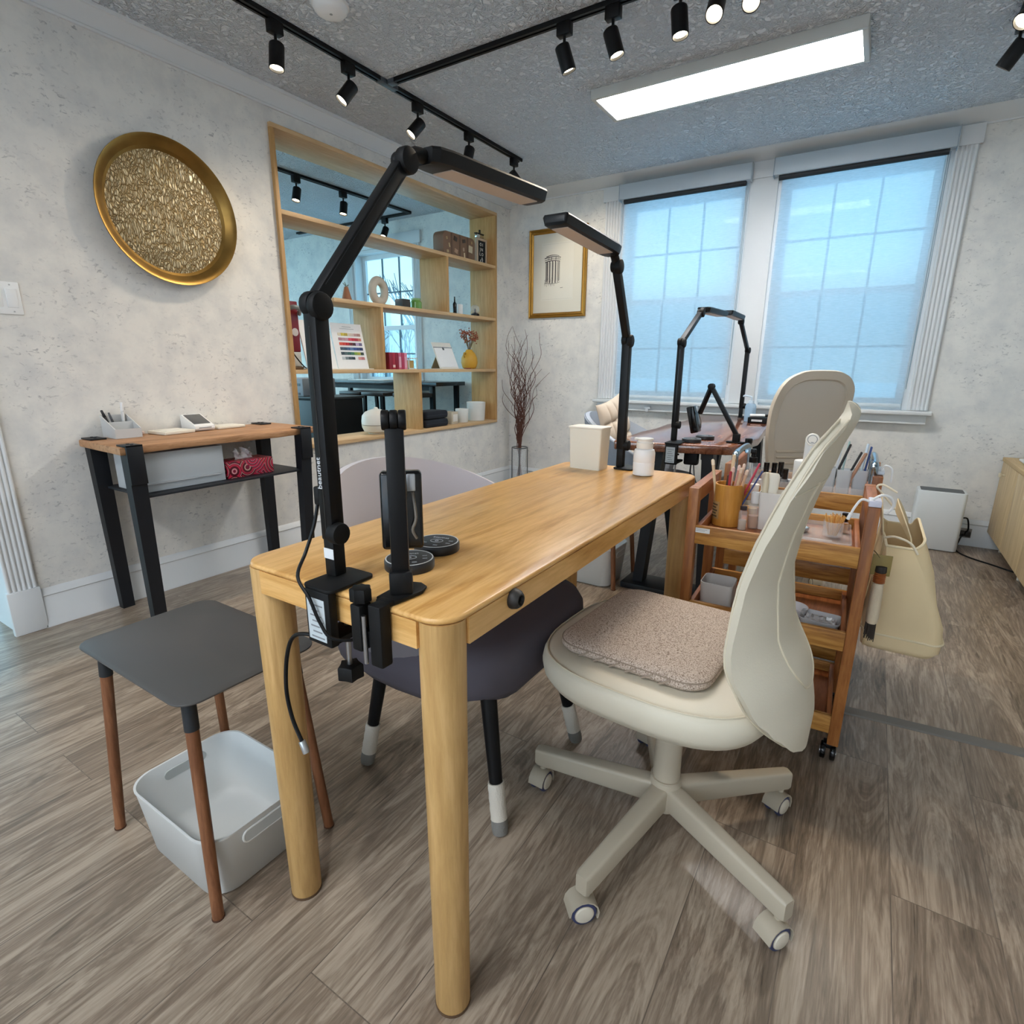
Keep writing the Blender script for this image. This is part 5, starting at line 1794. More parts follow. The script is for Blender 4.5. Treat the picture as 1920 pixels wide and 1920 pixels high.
B().tube([(p[0] * .992, p[1] * .992, .0195) for p in o_], 0.0016, 5, closed=True).obj('seam', M('#8f8071', .9), cu)
for k in range(6):
    b = B()
    x = -0.10 + k * 0.036
    b.tube([(x, -.1915, .004), (x + .010, -.1922, .010), (x + .022, -.1905, .018)], 0.0022, 6, 3)
    b.obj('gathering', M('#9c8d7e', .9), cu)

r = thing('desk_chair', 'cream mesh-backed swivel chair at the red-brown table by the window', 'chair', (-0.392, 3.19, 0), -0.86, 'cream swivel chairs')
swivel_base(r, 20, 0.39)
seat_shell(r, -0.03, 0, 0.25, 0.245, M('#d8d3c6', .7), LEATHT)
xc2 = [(.52, .235), (.70, .225), (.85, .235), (1.0, .262), (1.06, .275)]
hw2 = [(.52, .120), (.56, .150), (.62, .168), (.75, .188), (.88, .196), (.97, .186), (1.02, .156), (1.045, .115), (1.058, .06), (1.06, .004)]
wr2 = [(.52, .03), (.8, .025), (1.06, .005)]
rows, fn2 = back_surface(27, 13, xc2, hw2, wr2)
b = B(); b.shell(rows, 0.003)
b.obj('mesh_panel', sheer('chair_mesh', '#d2c8b8', 0.84, .9), r, ang=60)
zz = [.52, .56, .62, .75, .88, .97, 1.02, 1.045, 1.058]
lp = [fn2(-1, z) for z in zz] + [fn2(1, z) for z in reversed(zz)]
b = B()
cen = Vector((.235, 0, .8))
def frame_sec(p):
    return p
rs = []
P_ = catmull(lp, 3, True)
for i, p in enumerate(P_):
    t_ = (P_[(i + 1) % len(P_)] - P_[i - 1]).normalized()
    nx = Vector((1, 0, 0)); inn = t_.cross(nx).normalized()
    if inn.dot(cen - p) < 0: inn = -inn
    rs.append([p + inn * a + nx * c for a, c in ((-.008, 0), (-.004, -.012), (.034, -.008), (.040, 0.0), (.034, .010), (-.004, .014))])
b.rings(rs, loop=True)
b.obj('back_frame', M('#cdc3b2', .5), r, ang=50)
for k in range(4):
    B().tube([fn2(u, .60 + .028 * k) + Vector((.006, 0, 0)) for u in (-.8, -.4, 0, .4, .8)], 0.005, 6).obj('lumbar_rib', M('#bdb2a1', .7), r)
B().tube([(.05, 0, .40), (.20, 0, .40), (.245, 0, .50), (.235, 0, .62)], 0.022, 10, 4).obj('back_support', CHAIRM, r)

# ------------------------------------------------------------------ trolleys
def trolley(label, loc, rz, ztr, ztop, dep=0.34, handles=False):
    r = thing('trolley', label, 'trolley', loc, rz, 'wooden salon trolleys')
    hx = 0.2055
    pw, pd = 0.028, 0.036
    for sx in (-1, 1):
        for y in (0, dep - pd):
            x = sx * (hx + pw / 2)
            B().b2(x - pw / 2, x + pw / 2, y, y + pd, 0.052, ztop, 0.002).obj('post', TEAKZ, r)
        x = sx * (hx + pw / 2)
        B().b2(x - pw / 2 + .001, x + pw / 2 - .001, pd, dep - pd, ztop - 0.045, ztop - .0005, 0.002).obj('top_rail', TEAKY, r)
    for z in ztr:
        b = B()
        b.b2(-hx, hx, 0.001, 0.014, z - 0.055, z, 0.001)
        tr = b.obj('tray_front', TEAKX, r)
        B().b2(-hx, hx, dep - 0.014, dep - 0.001, z - 0.055, z, 0.001).obj('tray_back', TEAKX, r)
        for sx in (-1, 1):
            B().b2(sx * hx - (0.0 if sx < 0 else .012), sx * hx + (.012 if sx < 0 else 0), 0.014, dep - 0.014, z - 0.055, z, 0.001).obj('tray_side', TEAKY, r)
        B().b2(-hx + .012, hx - .012, 0.014, dep - 0.014, z - 0.037, z - 0.031).obj('tray_floor', TEAKY, r)
    for sx in (-1, 1):
        for y in (0.02, dep - 0.02):
            x = sx * (hx + 0.006)
            cs = B().b2(x - .014, x + .014, y - .014, y + .014, 0.036, 0.052, .003).obj('caster', BLACKM, r)
            for q in (-1, 1):
                B().cyl((x + q * .006, y - .004, .0245), (x + q * .019, y - .004, .0245), .0243, bev=.003).obj('wheel', BLACKG, cs)
                B().cyl((x + q * .019, y - .004, .0215), (x + q * .0205, y - .004, .0215), .010).obj('wheel_cap', STEEL, cs)
    if handles:
        for sx in (-1, 1):
            x = sx * (hx + .002)
            B().tube([(x, 0.03, ztr[0] - .03), (x, 0.032, ztr[0] + .065), (x, 0.05, ztr[0] + .098), (x, dep - .06, ztr[0] + .098), (x, dep - .04, ztr[0] + .065), (x, dep - .038, ztr[0] - .03)], 0.011, 12, 5).obj('chrome_handle', M('#9fb4c4', .15, metal=1), r)
    return r
T1 = trolley('nearer three-tier wooden trolley behind the cream leather chair', (-0.178, 1.605, 0), 0.035, (0.632, 0.396, 0.142), 0.742)
T2 = trolley('second wooden trolley with chrome handles, behind the nearer trolley', (-0.172, 2.03, 0), 0.02, (0.685, 0.44, 0.16), 0.752, handles=True)
B().b2(-0.205, -0.165, -0.0004, 0.0006, 0.612, 0.626).obj('white_label', M('#d9d9d6', .6, var=.06), T1)
for k in range(2):
    B().b2(-0.203, -0.172 - k * .006, -0.0008, -0.0002, 0.6215 - k * .004, 0.6225 - k * .004).obj('label_print', GREYINK, T1)

zf = 0.602    # floor of the nearer trolley's top tray
zg = 0.655    # floor of the second trolley's top tray
r = thing('bamboo_cup', 'bamboo cup with printed label full of sticks on the nearer trolley', 'cup', (-0.335, 1.775, zf))
B().lathe([(0.042, 0), (0.0435, 0.002), (0.0435, 0.128), (0.042, 0.130), (0.038, 0.130), (0.0375, 0.126), (0.0375, 0.006), (0, 0.005)], seg=36, cap1=False).obj('cup', BAMBOO, r)
def curved_label(r, rad, a0, a1, z0, z1, m, name):
    g = [[(rad * math.cos(a0 + (a1 - a0) * j / 10), rad * math.sin(a0 + (a1 - a0) * j / 10), z) for j in range(11)] for z in (z0, z1)]
    B().shell(g, 0.0006).obj(name, m, r)
curved_label(r, 0.0437, math.radians(205), math.radians(248), 0.022, 0.076, M('#b5925e', .7, var=.1), 'paper_label')
for k in range(5):
    curved_label(r, 0.0443, math.radians(208), math.radians(240 - 6 * (k % 2)), 0.028 + k * .009, 0.0325 + k * .009, M('#5d4a34', .8), 'label_print')
def stick(name, label, base, lean, L, rad, col, cat, group, tip=None, flat=False):
    r = thing(name, label, cat, base, 0, group)
    d = Vector(lean).normalized() * L
    b = B()
    if flat:
        b.M = d.to_track_quat('Z', 'Y').to_matrix().to_4x4()
        b.b2(-rad, rad, -rad * .3, rad * .3, 0, L, rad * .25)
    else:
        b.tube([(0, 0, 0), d * .98, d], [rad, rad, rad * .6], 8)
    b.obj('shaft', M(col, .5, var=.08), r)
    if tip:
        b = B(); b.tube([d * .93, d * 1.0, d * 1.02], [rad * 1.15, rad * 1.15, rad * .5], 8)
        b.obj('tip', M(tip, .5), r)
    return r
cb = (-0.335, 1.775, zf + .007)
SL = [('leftmost birch stick in the bamboo cup, leaning left', (-.022, -.012), (-.16, -.05, 1), .195, .0045, '#d9bf9a', '#efe0c6'), ('tall flat wooden spatula in the bamboo cup', (-.004, .014), (.02, .02, 1), .21, .007, '#dcc29c', None),
      ('first pale pink-ended stick in the bamboo cup', (-.002, -.012), (.06, -.03, 1), .175, .0045, '#d8b396', '#e3c0b4'), ('second pink-ended stick in the bamboo cup, in the bunch', (.006, -.01), (.1, -.02, 1), .182, .004, '#c98f7e', '#e8c8bc'),
      ('third pale stick in the bunch in the bamboo cup', (.008, -.018), (.14, -.02, 1), .176, .0045, '#d4b08e', '#e3c7ae'), ('fourth pale stick in the bunch in the bamboo cup', (.012, .0), (.12, .04, 1), .184, .004, '#d9b99c', '#ead0be'),
      ('red slim file in the bamboo cup', (.0, -.02), (.02, -.03, 1), .165, .004, '#a52c36', None), ('dark metal tool low in the bamboo cup', (-.012, .0), (.05, .0, 1), .150, .006, '#4b3f37', None),
      ('fifth pale stick at the right of the bunch in the bamboo cup', (.014, -.012), (.2, .0, 1), .172, .0045, '#cfa888', '#e8cdb8')]
for k, (lb, of, ln, L, rad, c, tp) in enumerate(SL):
    stick('wooden_stick' if k not in (6, 7) else 'nail_file', lb, (cb[0] + of[0], cb[1] + of[1], cb[2]), ln, L, rad, c, 'stick' if k not in (6, 7) else 'tool', 'tools in the bamboo cup', tp, flat=(k == 1))
stick('nail_file', 'red-handled file leaning right in the bamboo cup', (cb[0] + .010, cb[1] + .006, cb[2]), (.34, .12, 1), .20, .007, '#b03048', 'tool', 'tools in the bamboo cup', None, True)
stick('nail_file', 'blue-handled file leaning right in the bamboo cup', (cb[0] + .016, cb[1] - .006, cb[2]), (.42, .06, 1), .185, .007, '#26396f', 'tool', 'tools in the bamboo cup', None, True)

def bottle(label, loc, rad, h, body, cap, capr, caph, liquid=None, group=None, name='small_bottle', neck=0.4):
    r = thing(name, label, 'bottle', loc, 0, group)
    B().lathe([(rad * .9, 0), (rad, .002), (rad, h * .9), (rad * .75, h * .97), (rad * neck, h), (0, h)], seg=20).obj('body', body, r)
    if liquid:
        B().lathe([(rad * .86, 0.002), (rad * .88, h * .5), (0, h * .5)], seg=20).obj('liquid', M(liquid, .2), r)
    B().lathe([(capr * .95, h), (capr, h + .001), (capr, h + caph - .001), (capr * .9, h + caph), (0, h + caph)], seg=20).obj('cap', cap, r)
    return r
bottle('short clear bottle with dark contents right of the bamboo cup', (-0.281, 1.735, zf), .0125, .062, CLEARP, M('#3a3438', .3), .010, .012, '#cdbfae')
bottle('clear bottle of amber oil with white cap right of the bamboo cup', (-0.258, 1.775, zf), .0165, .078, CLEARP, sheer('white_cap', '#e8e8e6', .85), .012, .034, '#b98a62')
bottle('tall bottle with milky cap behind the amber oil bottle', (-0.272, 1.835, zf), .015, .095, CLEARP, sheer('milky_cap2', '#eceae6', .85), .013, .030, '#caa24a')
r = thing('square_cup', 'white square tapered cup of tubes and tools on the nearer trolley', 'cup', (-0.213, 1.80, zf), .05)
b = B()
b.rings([[(p[0] * k, p[1] * k, z) for p in rrect(.036, .036, .008)] for z, k in ((0, .84), (.115, 1.0), (.1155, .95), (.006, .79))])
b.obj('cup', M('#dcd9d2', .5, trans=0.0), r)
r = thing('cream_tube', 'white tube standing in the square cup on the nearer trolley', 'tube', (-0.226, 1.80, zf + .008))
b = B(); b.rings([[(p[0], p[1], z) for p in superell(a, c_, 2.4, 24)] for z, a, c_ in ((0, .014, .014), (.02, .02, .016), (.150, .026, .010), (.158, .024, .006), (.162, .02, .004))])
b.obj('tube', M('#e6dfcf', .45), r)
r = thing('cream_tube', 'slimmer cream tube left of the larger tube in the square cup', 'tube', (-0.236, 1.785, zf + .008))
B().lathe([(.008, 0), (.009, .14), (.006, .158), (.006, .165), (0, .165)]).obj('tube', M('#ddd0b4', .45), r)
for k, (c, ln, lb) in enumerate((('#c9cbcc', (.30, .05, 1), 'silver tweezer leaning right in the square cup'), ('#d6cfbb', (.38, .1, 1), 'cream brush leaning right in the square cup'), ('#3d3f42', (.62, .15, 1), 'thin dark brush leaning far right in the square cup'))):
    stick('nail_tool', lb, (-0.208 + k * .004, 1.79 + k * .008, zf + .008), ln, (.155, .165, .20)[k], (.005, .006, .0025)[k], c, 'tool', 'tools in the square cup')
r = thing('acrylic_holder', 'clear acrylic pen holder wedge on the nearer trolley', 'holder', (-0.178, 1.715, zf), .05)
b = B()
b.rings([[(x, y, z) for x, z in ((-.045, 0), (.045, 0), (.045, .012), (.012, .065), (-.012, .065), (-.045, .012))] for y in (-.03, -.027, .027, .03)])
b.obj('wedge', CLEARP, r)
B().b2(-.048, .048, -.034, .034, 0, .004, .001).obj('foot', CLEARP, r)
bottle('clear dropper bottle with white top beside the acrylic holder', (-0.163, 1.775, zf), .013, .06, CLEARP, M('#dedfda', .4), .009, .036, '#c9a890')
r = thing('acrylic_tray', 'clear rectangular acrylic tray on the right of the nearer trolley', 'tray', (-0.085, 1.775, zf), .04)
b = B()
w, d = .088, .115
b.b2(-w, w, -d, d, 0, .003); b.b2(-w, w, -d, -d + .003, .003, .022); b.b2(-w, w, d - .003, d, .003, .022); b.b2(-w, -w + .003, -d + .003, d - .003, .003, .022); b.b2(w - .003, w, -d + .003, d - .003, .003, .022)
b.obj('tray', CLEARP, r)
r = thing('metal_dish', 'small round steel dish on the nearer trolley', 'dish', (-0.127, 1.81, zf + .0035))
B().lathe([(.016, 0), (.02, .002), (.022, .012), (.020, .012), (.018, .004), (0, .003)], cap1=False).obj('dish', STEEL, r)
B().lathe([(.019, .0125), (.012, .017), (0, .018)], cap0=False).obj('powder', M('#b9d4e8', .5), r)
r = thing('toothpick_glass', 'small glass full of wooden picks on the acrylic tray', 'glass', (-0.045, 1.80, zf + .0035))
b = B(); b.lathe([(.024, 0), (.026, .002), (.027, .045), (.0255, .045), (.0245, .004), (0, .003)], cap1=False)
b.obj('glass', CLEARP, r)
b = B(); rnd = random.Random(3)
for k in range(34):
    a = rnd.uniform(0, 2 * PI); q = rnd.uniform(.2, 1)
    b.tube([(.012 * q * math.cos(a), .012 * q * math.sin(a), .004), (.030 * q * math.cos(a), .028 * q * math.sin(a), .062 + rnd.uniform(-.004, .004))], .0015, 5)
o = b.obj('wooden_picks', M('#dba860', .6, var=.2))
o.location = (-0.045, 1.80, zf + .0035)
props(o, 'fan of wooden picks standing in the small glass', 'picks')
o['kind'] = 'stuff'
bottle('tiny polish bottle with black cap behind the picks', (-0.020, 1.865, zf + .0035), .0115, .032, GLASS, BLACKG, .009, .026)
r = thing('paper_note', 'white paper slip with green print at the front of the acrylic tray', 'paper', (-0.055, 1.690, zf + .0036), .04)
B().b2(-.045, .045, -.014, .014, 0, .0006).obj('slip', M('#e6e5d4', .8), r)
B().b2(.008, .035, -.008, .008, .0006, .001).obj('green_print', M('#a9b65c', .8), r)
r = thing('glass_file', 'clear glass nail file lying on the acrylic tray', 'tool', (-0.10, 1.735, zf + .0036), .02)
B().b2(-.06, .06, -.006, .006, 0, .003, .001).obj('file', CLEARP, r)

# middle and lower tiers of the nearer trolley
z2f = 0.366
r = thing('square_container', 'frosted square container on the middle tier of the nearer trolley', 'container', (-0.322, 1.70, z2f), .03)
b = B()
b.rings([[(p[0] * k, p[1] * k, z) for p in rrect(.048, .048, .016)] for z, k in ((0, .93), (.076, 1.0), (.0765, .96), (.004, .89))])
b.obj('tub', M('#c4c2c0', .5), r)
r = thing('round_dish', 'white round dish on the middle tier of the nearer trolley', 'dish', (-0.115, 1.735, z2f))
B().lathe([(.03, 0), (.035, .003), (.043, .028), (.041, .028), (.033, .005), (0, .004)], cap1=False).obj('dish', M('#d5d3d4', .35), r)
r = thing('foil_container', 'shallow clear container of crumpled foil on the middle tier', 'container', (-0.038, 1.70, z2f), -.08)
b = B()
b.rings([[(p[0] * k, p[1] * k, z) for p in rrect(.052, .04, .014)] for z, k in ((0, .86), (.026, 1.0), (.0265, .96), (.004, .82))])
b.obj('tub', FROST, r)
rnd = random.Random(8)
g = [[((j / 12 - .5) * .078, (i / 9 - .5) * .056, .014 + rnd.uniform(-.005, .007)) for j in range(13)] for i in range(10)]
b = B(); b.shell(g, .001)
b.obj('foil', M('#dfe2e4', .35, metal=.4), r, ang=10)

# second trolley, top tray
r = thing('acrylic_organiser', 'long clear acrylic organiser in the top of the second trolley', 'organiser', (-0.172, 2.20, zg), .02)
b = B()
w, d, h = .185, .135, .045
b.b2(-w, w, -d, d, 0, .003); b.b2(-w, w, -d, -d + .003, .003, h); b.b2(-w, w, d - .003, d, .003, h); b.b2(-w, -w + .003, -d + .003, d - .003, .003, h); b.b2(w - .003, w, -d + .003, d - .003, .003, h); b.b2(.06, .063, -d + .003, d - .003, .003, h * .8); b.b2(-.06, -.057, -d + .003, d - .003, .003, h * .8)
b.obj('organiser', CLEARP, r)
zh = zg + .0035
r = thing('spray_bottle', 'clear spray bottle with black nozzle on the second trolley', 'bottle', (-0.330, 2.115, zh))
B().lathe([(.02, 0), (.0235, .003), (.0235, .078), (.018, .090), (.011, .094), (0, .094)]).obj('body', CLEARP, r)
B().lathe([(.0135, .091), (.0140, .092), (.0140, .110), (.0085, .112), (.0085, .122), (0, .123)]).obj('collar', BLACKM, r)
b = B(); b.b2(-.010, .008, -.007, .007, .122, .140, .003)
b.obj('nozzle', BLACKM, r)
B().tube([(0, 0, .09), (.002, 0, .01)], .0016, 6).obj('dip_tube', M('#d9dde0', .3), r)
pol = [(-.290, 2.165, 'nail polish bottle with black cap just right of the spray bottle', .046), (-.268, 2.20, 'nail polish bottle with black cap second from the spray bottle', .042), (-.243, 2.165, 'larger polish bottle with shiny black cap third from the spray bottle', .052), (-.222, 2.125, 'short polish bottle with black cap left of the white dispenser', .036)]
for x, y, lb, ch in pol:
    bottle(lb, (x, y, zh), .013, .042, M('#9a9ea2', .15, trans=.5), BLACKG, .0095, ch, None, 'black-capped polish bottles on the second trolley', 'polish_bottle', .7)
for k, (x, y) in enumerate(((-.205, 2.155), (-.265, 2.115), (-.295, 2.10))):
    bottle(('small clear jar in front of the white dispenser', 'small clear jar between the polish bottles', 'small clear jar in front of the spray bottle')[k], (x, y, zh), .014, .025, CLEARP, M('#d8dde2', .3), .013, .012, '#8d97a8', 'small clear jars on the second trolley', 'small_jar')
r = thing('dispenser', 'white pump dispenser with round tilted lid on the second trolley', 'dispenser', (-0.170, 2.235, zh))
B().lathe([(.038, 0), (.04, .002), (.04, .092), (.038, .096), (0, .097)], seg=32).obj('body', M('#dfe0de', .4), r)
b = B().at((0.008, 0.0, .097), 0, 0, 0)
b.rings([[(p[0], p[1], z) for p in superell(.021, .016, 2.2, 24)] for z in (0, .07)])
b.obj('neck', M('#e2e3e1', .35), r)
b = B().at((0.010, -0.006, .172), 0, PI / 2 - .25)
b.lathe([(.019, -.010), (.0225, -.008), (.0225, .006), (.020, .009), (0, .009)], seg=28)
hd_ = b.obj('round_lid', M('#ebe7dc', .4), r)
b = B().at((0.010, -0.006, .172), 0, PI / 2 - .25); b.lathe([(.014, .0092), (.015, .0098), (.0158, .0092)], seg=28, cap0=False, cap1=False); b.b2(-.004, .005, -.011, -.009, .0088, .0096)
b.obj('lid_marking', GREYINK, hd_)
cups = [(-.092, 2.155, 'frosted square cup at the left of the three on the second trolley'), (-.046, 2.140, 'frosted square cup in the middle of the three on the second trolley'), (-.000, 2.160, 'frosted square cup at the right of the three on the second trolley')]
for x, y, lb in cups:
    r = thing('tool_cup', lb, 'cup', (x, y, zh), .02, 'frosted tool cups on the second trolley')
    b = B()
    b.rings([[(p[0] * k, p[1] * k, z) for p in rrect(.022, .024, .005)] for z, k in ((0, .88), (.092, 1.0), (.0925, .95), (.004, .82))])
    b.obj('cup', FROST, r)
tl = [('black flat brush head in the left frosted cup', (-.10, 2.155), (.03, .02, 1), .12, .014, '#17181a', True), ('thin black tool leaning right from the left frosted cup', (-.088, 2.15), (.28, .05, 1), .175, .004, '#2c2c2e', False), ('short black tool in the left frosted cup', (-.085, 2.16), (-.04, .04, 1), .15, .005, '#232324', False),
      ('black brush leaning right in the middle frosted cup', (-.056, 2.14), (.34, .02, 1), .155, .010, '#141415', True), ('rose gold handle leaning right in the middle frosted cup', (-.046, 2.135), (.36, -.02, 1), .155, .005, '#b98e74', False), ('clear white stick upright behind the middle frosted cup', (-.075, 2.16), (.05, .05, 1), .175, .004, '#e8ecee', False), ('pale green stick behind the middle frosted cup', (-.060, 2.155), (.08, .05, 1), .178, .003, '#a9c6c4', False),
      ('dark blue file in the right frosted cup', (.002, 2.160), (.10, .02, 1), .165, .007, '#27447f', True), ('white topped blue file in the right frosted cup', (-.006, 2.168), (.08, .03, 1), .172, .007, '#c4d6e4', True)]
for lb, (x, y), ln, L, rad, c, fl in tl:
    stick('nail_tool', lb, (x, y, zh + .006), ln, L, rad, c, 'tool', 'tools in the frosted cups', None, fl)

# adapters and cable on the trolley posts
r = thing('charging_adapter', 'white charging adapter with looped cable on the front right post of the nearer trolley', 'adapter', (0.041, 1.636, 0.7425), .035)
B().b2(-.014, .014, -.022, .030, 0, .016, .003).obj('block', M('#cfd0e0', .4), r)
B().tube([(-.012, -.012, .012), (-.030, -.018, .016), (-.042, -.022, -.004), (-.048, -.022, -.022)], .0032, 8, 5).obj('cable', WHITE, r)
B().tube([(-.010, -.012, .014), (.010, -.010, .030), (.032, 0, .024), (.040, .01, 0), (.028, .012, -.02)], .0032, 8, 5).obj('cable', WHITE, r)
B().cyl((-.048, -.022, -.022), (-.053, -.022, -.038), .0045, bev=.001).obj('plug', WHITE, r)
r = thing('charging_adapter', 'pale adapter strip on the right rail of the second trolley', 'adapter', (0.050, 2.12, 0.7525), .02)
B().b2(-.013, .013, -.05, .06, 0, .012, .003).obj('block', M('#c9d0d8', .4), r)
B().tube([(.0, -.03, .011), (.012, -.045, .03), (.03, -.05, .02), (.032, -.045, -.02)], .003, 8, 5).obj('cable', WHITE, r)

# tote bag
def cloth_panel(n=10):
    pass
r = thing('tote_bag', 'cream canvas tote bag hanging from the side of the nearer trolley', 'bag', (0.158, 1.90, 0))
CANV = M('#e2cda3', .85, var=.05, bump=.35, bscale=45)
CANVD = M('#c2ad84', .9)
o1 = []
NB = 48
levels = [(.305, .80, .86, 0), (.309, .92, .95, 0), (.325, 1.0, 1.0, 0), (.355, 1.0, 1.0, .004), (.40, .97, .99, .006), (.46, .88, .98, .006), (.55, .70, .97, .005), (.625, .50, .96, .003)]
def bag_ring(z, kx, ky, w, off=0.0):
    pts = []
    for i, p in enumerate(rrect(.092, .150, .035, 11)):
        a = i / NB * 2 * PI
        pts.append((p[0] * kx * (1 - off / .092) + w * math.sin(3 * a + z * 25) - .075 * (1 - kx), p[1] * ky * (1 - off / .15) + w * math.cos(4 * a + z * 19), z + (.014 * math.cos(2 * a) if z > .6 else 0)))
    return pts
b = B()
b.rings([bag_ring(*l) for l in levels] + [bag_ring(z, kx, ky, w, .004) for z, kx, ky, w in reversed(levels[2:])], cap1=False)
bag = b.obj('bag_body', CANV, r, ang=70)
for nm, l in (('bottom_piping', (.355, 1.004, 1.004, .004)), ('rim_piping', (.626, .505, .965, .003))):
    B().tube(bag_ring(*l), .0035, 6, closed=True).obj(nm, M('#e3d5b4', .85), r)
b = B()
pts = [bag_ring(*l) for l in levels[1:]]
jj = 29
B().tube([Vector(q[jj]) * 1.0 + Vector((0, -.0015, 0)) for q in pts], .0028, 6).obj('side_seam', CANVD, r)
for s in (-1, 1):
    g = []
    for i in range(17):
        a = PI * i / 16
        y = .085 * math.cos(a) - .02
        z = .60 + .085 * math.sin(a) ** .8
        x = s * .034 - .046 - (.018 + .030 * (s > 0)) * math.sin(a)
        g.append([(x, y, z), (x, y * 1.0 + .022 * math.cos(a), z + .022 * math.sin(a) + (0.012 if 0 < i < 16 else 0))])
    b = B(); b.shell(g, .003)
    b.obj('handle', M('#dccba6', .85), r, ang=60)
B().tube([(-.078, -.135, .632), (-.055, -.153, .642), (-.02, -.154, .630), (.0, -.152, .602)], .003, 8, 4).obj('drawstring', M('#e6dcc4', .8), r)
B().tube([(-.062, -.01, .735), (-.098, .0, .752), (-.112, .0, .745), (-.098, .0, .728), (-.060, -.02, .690)], .003, 8, 5).obj('hanging_loop', M('#e6dcc4', .8), r)
r = thing('hand_broom', 'small whisk broom with copper binding hanging on the trolley side', 'brush', (0.080, 1.665, 0.532))
B().tube([(-.004, 0, .048), (.0, 0, .062), (.006, 0, .066), (.01, 0, .058), (.006, 0, .044)], .0025, 8, 4).obj('hanging_loop', BLACKM, r)
B().lathe([(.012, .030), (.014, .034), (.013, .048), (.0, .050)]).obj('top_cap', M('#2b2724', .6), r)
b = B()
for k in range(6):
    b.lathe([(.012, .002 + k * .0048), (.0145, .0044 + k * .0048), (.012, .0068 + k * .0048)], cap0=(k == 0), cap1=True)
b.obj('copper_binding', M('#a9683c', .4, metal=.6), r)
b = B(); b.rings([[(p[0], p[1], z) for p in superell(a, c_, 2.5, 24)] for z, a, c_ in ((.002, .012, .013), (-.03, .014, .024), (-.09, .015, .030), (-.105, .014, .031))])
b.obj('woven_skirt', M('#cdbfa6', .95, var=.12, bump=.8, bscale=120), r)
b = B(); rnd = random.Random(6)
for k in range(70):
    x, y = rnd.uniform(-.011, .011), rnd.uniform(-.028, .028)
    b.tube([(x, y, -.104), (x * 1.1, y * 1.1, -.148 + rnd.uniform(-.006, .004))], .0016, 4)
o = b.obj('bristles', M('#3d362f', .9), r)
o['kind'] = 'stuff'
r = thing('price_tag', 'small olive leather tag hanging above the whisk broom', 'tag', (0.079, 1.662, 0.585), .1)
B().b2(-.022, .022, -.001, .001, -.030, .026, .001).obj('tag', M('#8b7a46', .6, var=.1), r)
B().tube([(-.006, 0, .018), (-.018, 0, .032), (-.030, 0, .040)], .0015, 6, 3).obj('string', M('#5e5233', .7), r)

# ------------------------------------------------------------------ second nail table by the window
r = thing('nail_table', 'glossy red-brown live-edge nail table by the window on black steel legs', 'table', (0, 0, 0))
out = [(-0.985, 2.432), (-0.80, 2.458), (-0.62, 2.505), (-0.505, 2.540), (-0.478, 2.56), (-0.455, 2.66), (-0.462, 2.80), (-0.445, 2.95), (-0.46, 3.15), (-0.48, 3.35), (-0.47, 3.6), (-0.49, 3.85), (-0.48, 4.10), (-1.00, 4.10), (-1.015, 3.85), (-0.995, 3.6), (-1.02, 3.3), (-1.0, 3.05), (-1.015, 2.85), (-1.0, 2.65), (-0.995, 2.445)]
b = B(); b.prism(out, 0.703, 0.745, 0.008)
b.obj('top', REDWOOD, r, ang=45)
def bar(b, p, q, w, d):
    p, q = Vector(p), Vector(q)
    b.rings([[c + Vector((sx * w / 2, sy * d / 2, 0)) for sx, sy in ((-1, -1), (1, -1), (1, 1), (-1, 1))] for c in (p, q)])
    return b
for y in (2.585, 3.86):
    B().b2(-0.945, -0.500, y - 0.085, y + 0.085, 0.002, 0.030, .003).obj('base_plate', DKSTEEL, r)
    bar(B(), (-0.875, y, 0.030), (-0.815, y, 0.703), 0.05, 0.07).obj('leg', DKSTEEL, r)
    bar(B(), (-0.560, y, 0.030), (-0.590, y, 0.703), 0.05, 0.07).obj('leg', DKSTEEL, r)
desk_lamp('black clamp lamp on the near end of the red-brown table', -0.745, 2.545, 1, 0.745, 0.080, 1.182, (0.275, 1.325), (0.315, 1.342), (0.70, 1.350))
desk_lamp('black clamp lamp on the far end of the red-brown table, by the window', -0.745, 4.05, -1, 0.745, 0.052, 1.186, (0.300, 1.345), (0.335, 1.362), (0.70, 1.366))
uv_arm('folding black nail lamp arm in an inverted V on the red-brown table', -0.496, 2.66, PI / 2, (0.0, 0.130, 0.992), (0.06, 0.212, 0.835), 0.745, fold=-0.25)
touch_disc('round black lamp controller at the near edge of the red-brown table', -0.672, 2.575, 0.4, 0.745)
touch_disc('round black lamp controller farther back on the red-brown table', -0.648, 2.72, 0.4, 0.745)
r = thing('power_adapter', 'black power adapter hanging under the edge of the red-brown table', 'adapter', (-0.672, 2.60, 0.70))
B().b2(-.032, .032, -.02, .02, -.062, 0.002, .008).obj('body', BLACKM, r)
B().tube([(0, 0, -.06), (0.002, 0, -.12), (.03, .01, -.22), (.01, .02, -.40), (.0, .0, -.62), (.02, -.03, -.665)], .0035, 8, 5).obj('cable', BLACKM, r)
r = thing('power_adapter', 'grey power adapter hanging under the red-brown table', 'adapter', (-0.618, 2.66, 0.70))
B().b2(-.024, .024, -.018, .018, -.044, 0.002, .004).obj('body', M('#7f8486', .5), r)
B().tube([(0, 0, -.042), (0.006, 0, -.10), (-.02, .01, -.17), (-.05, .015, -.14), (-.07, .03, -.03)], .003, 8, 5).obj('cable', M('#54585b', .5), r)
r = thing('pump_bottle', 'clear blue pump bottle on the far part of the red-brown table', 'bottle', (-0.640, 3.78, 0.745))
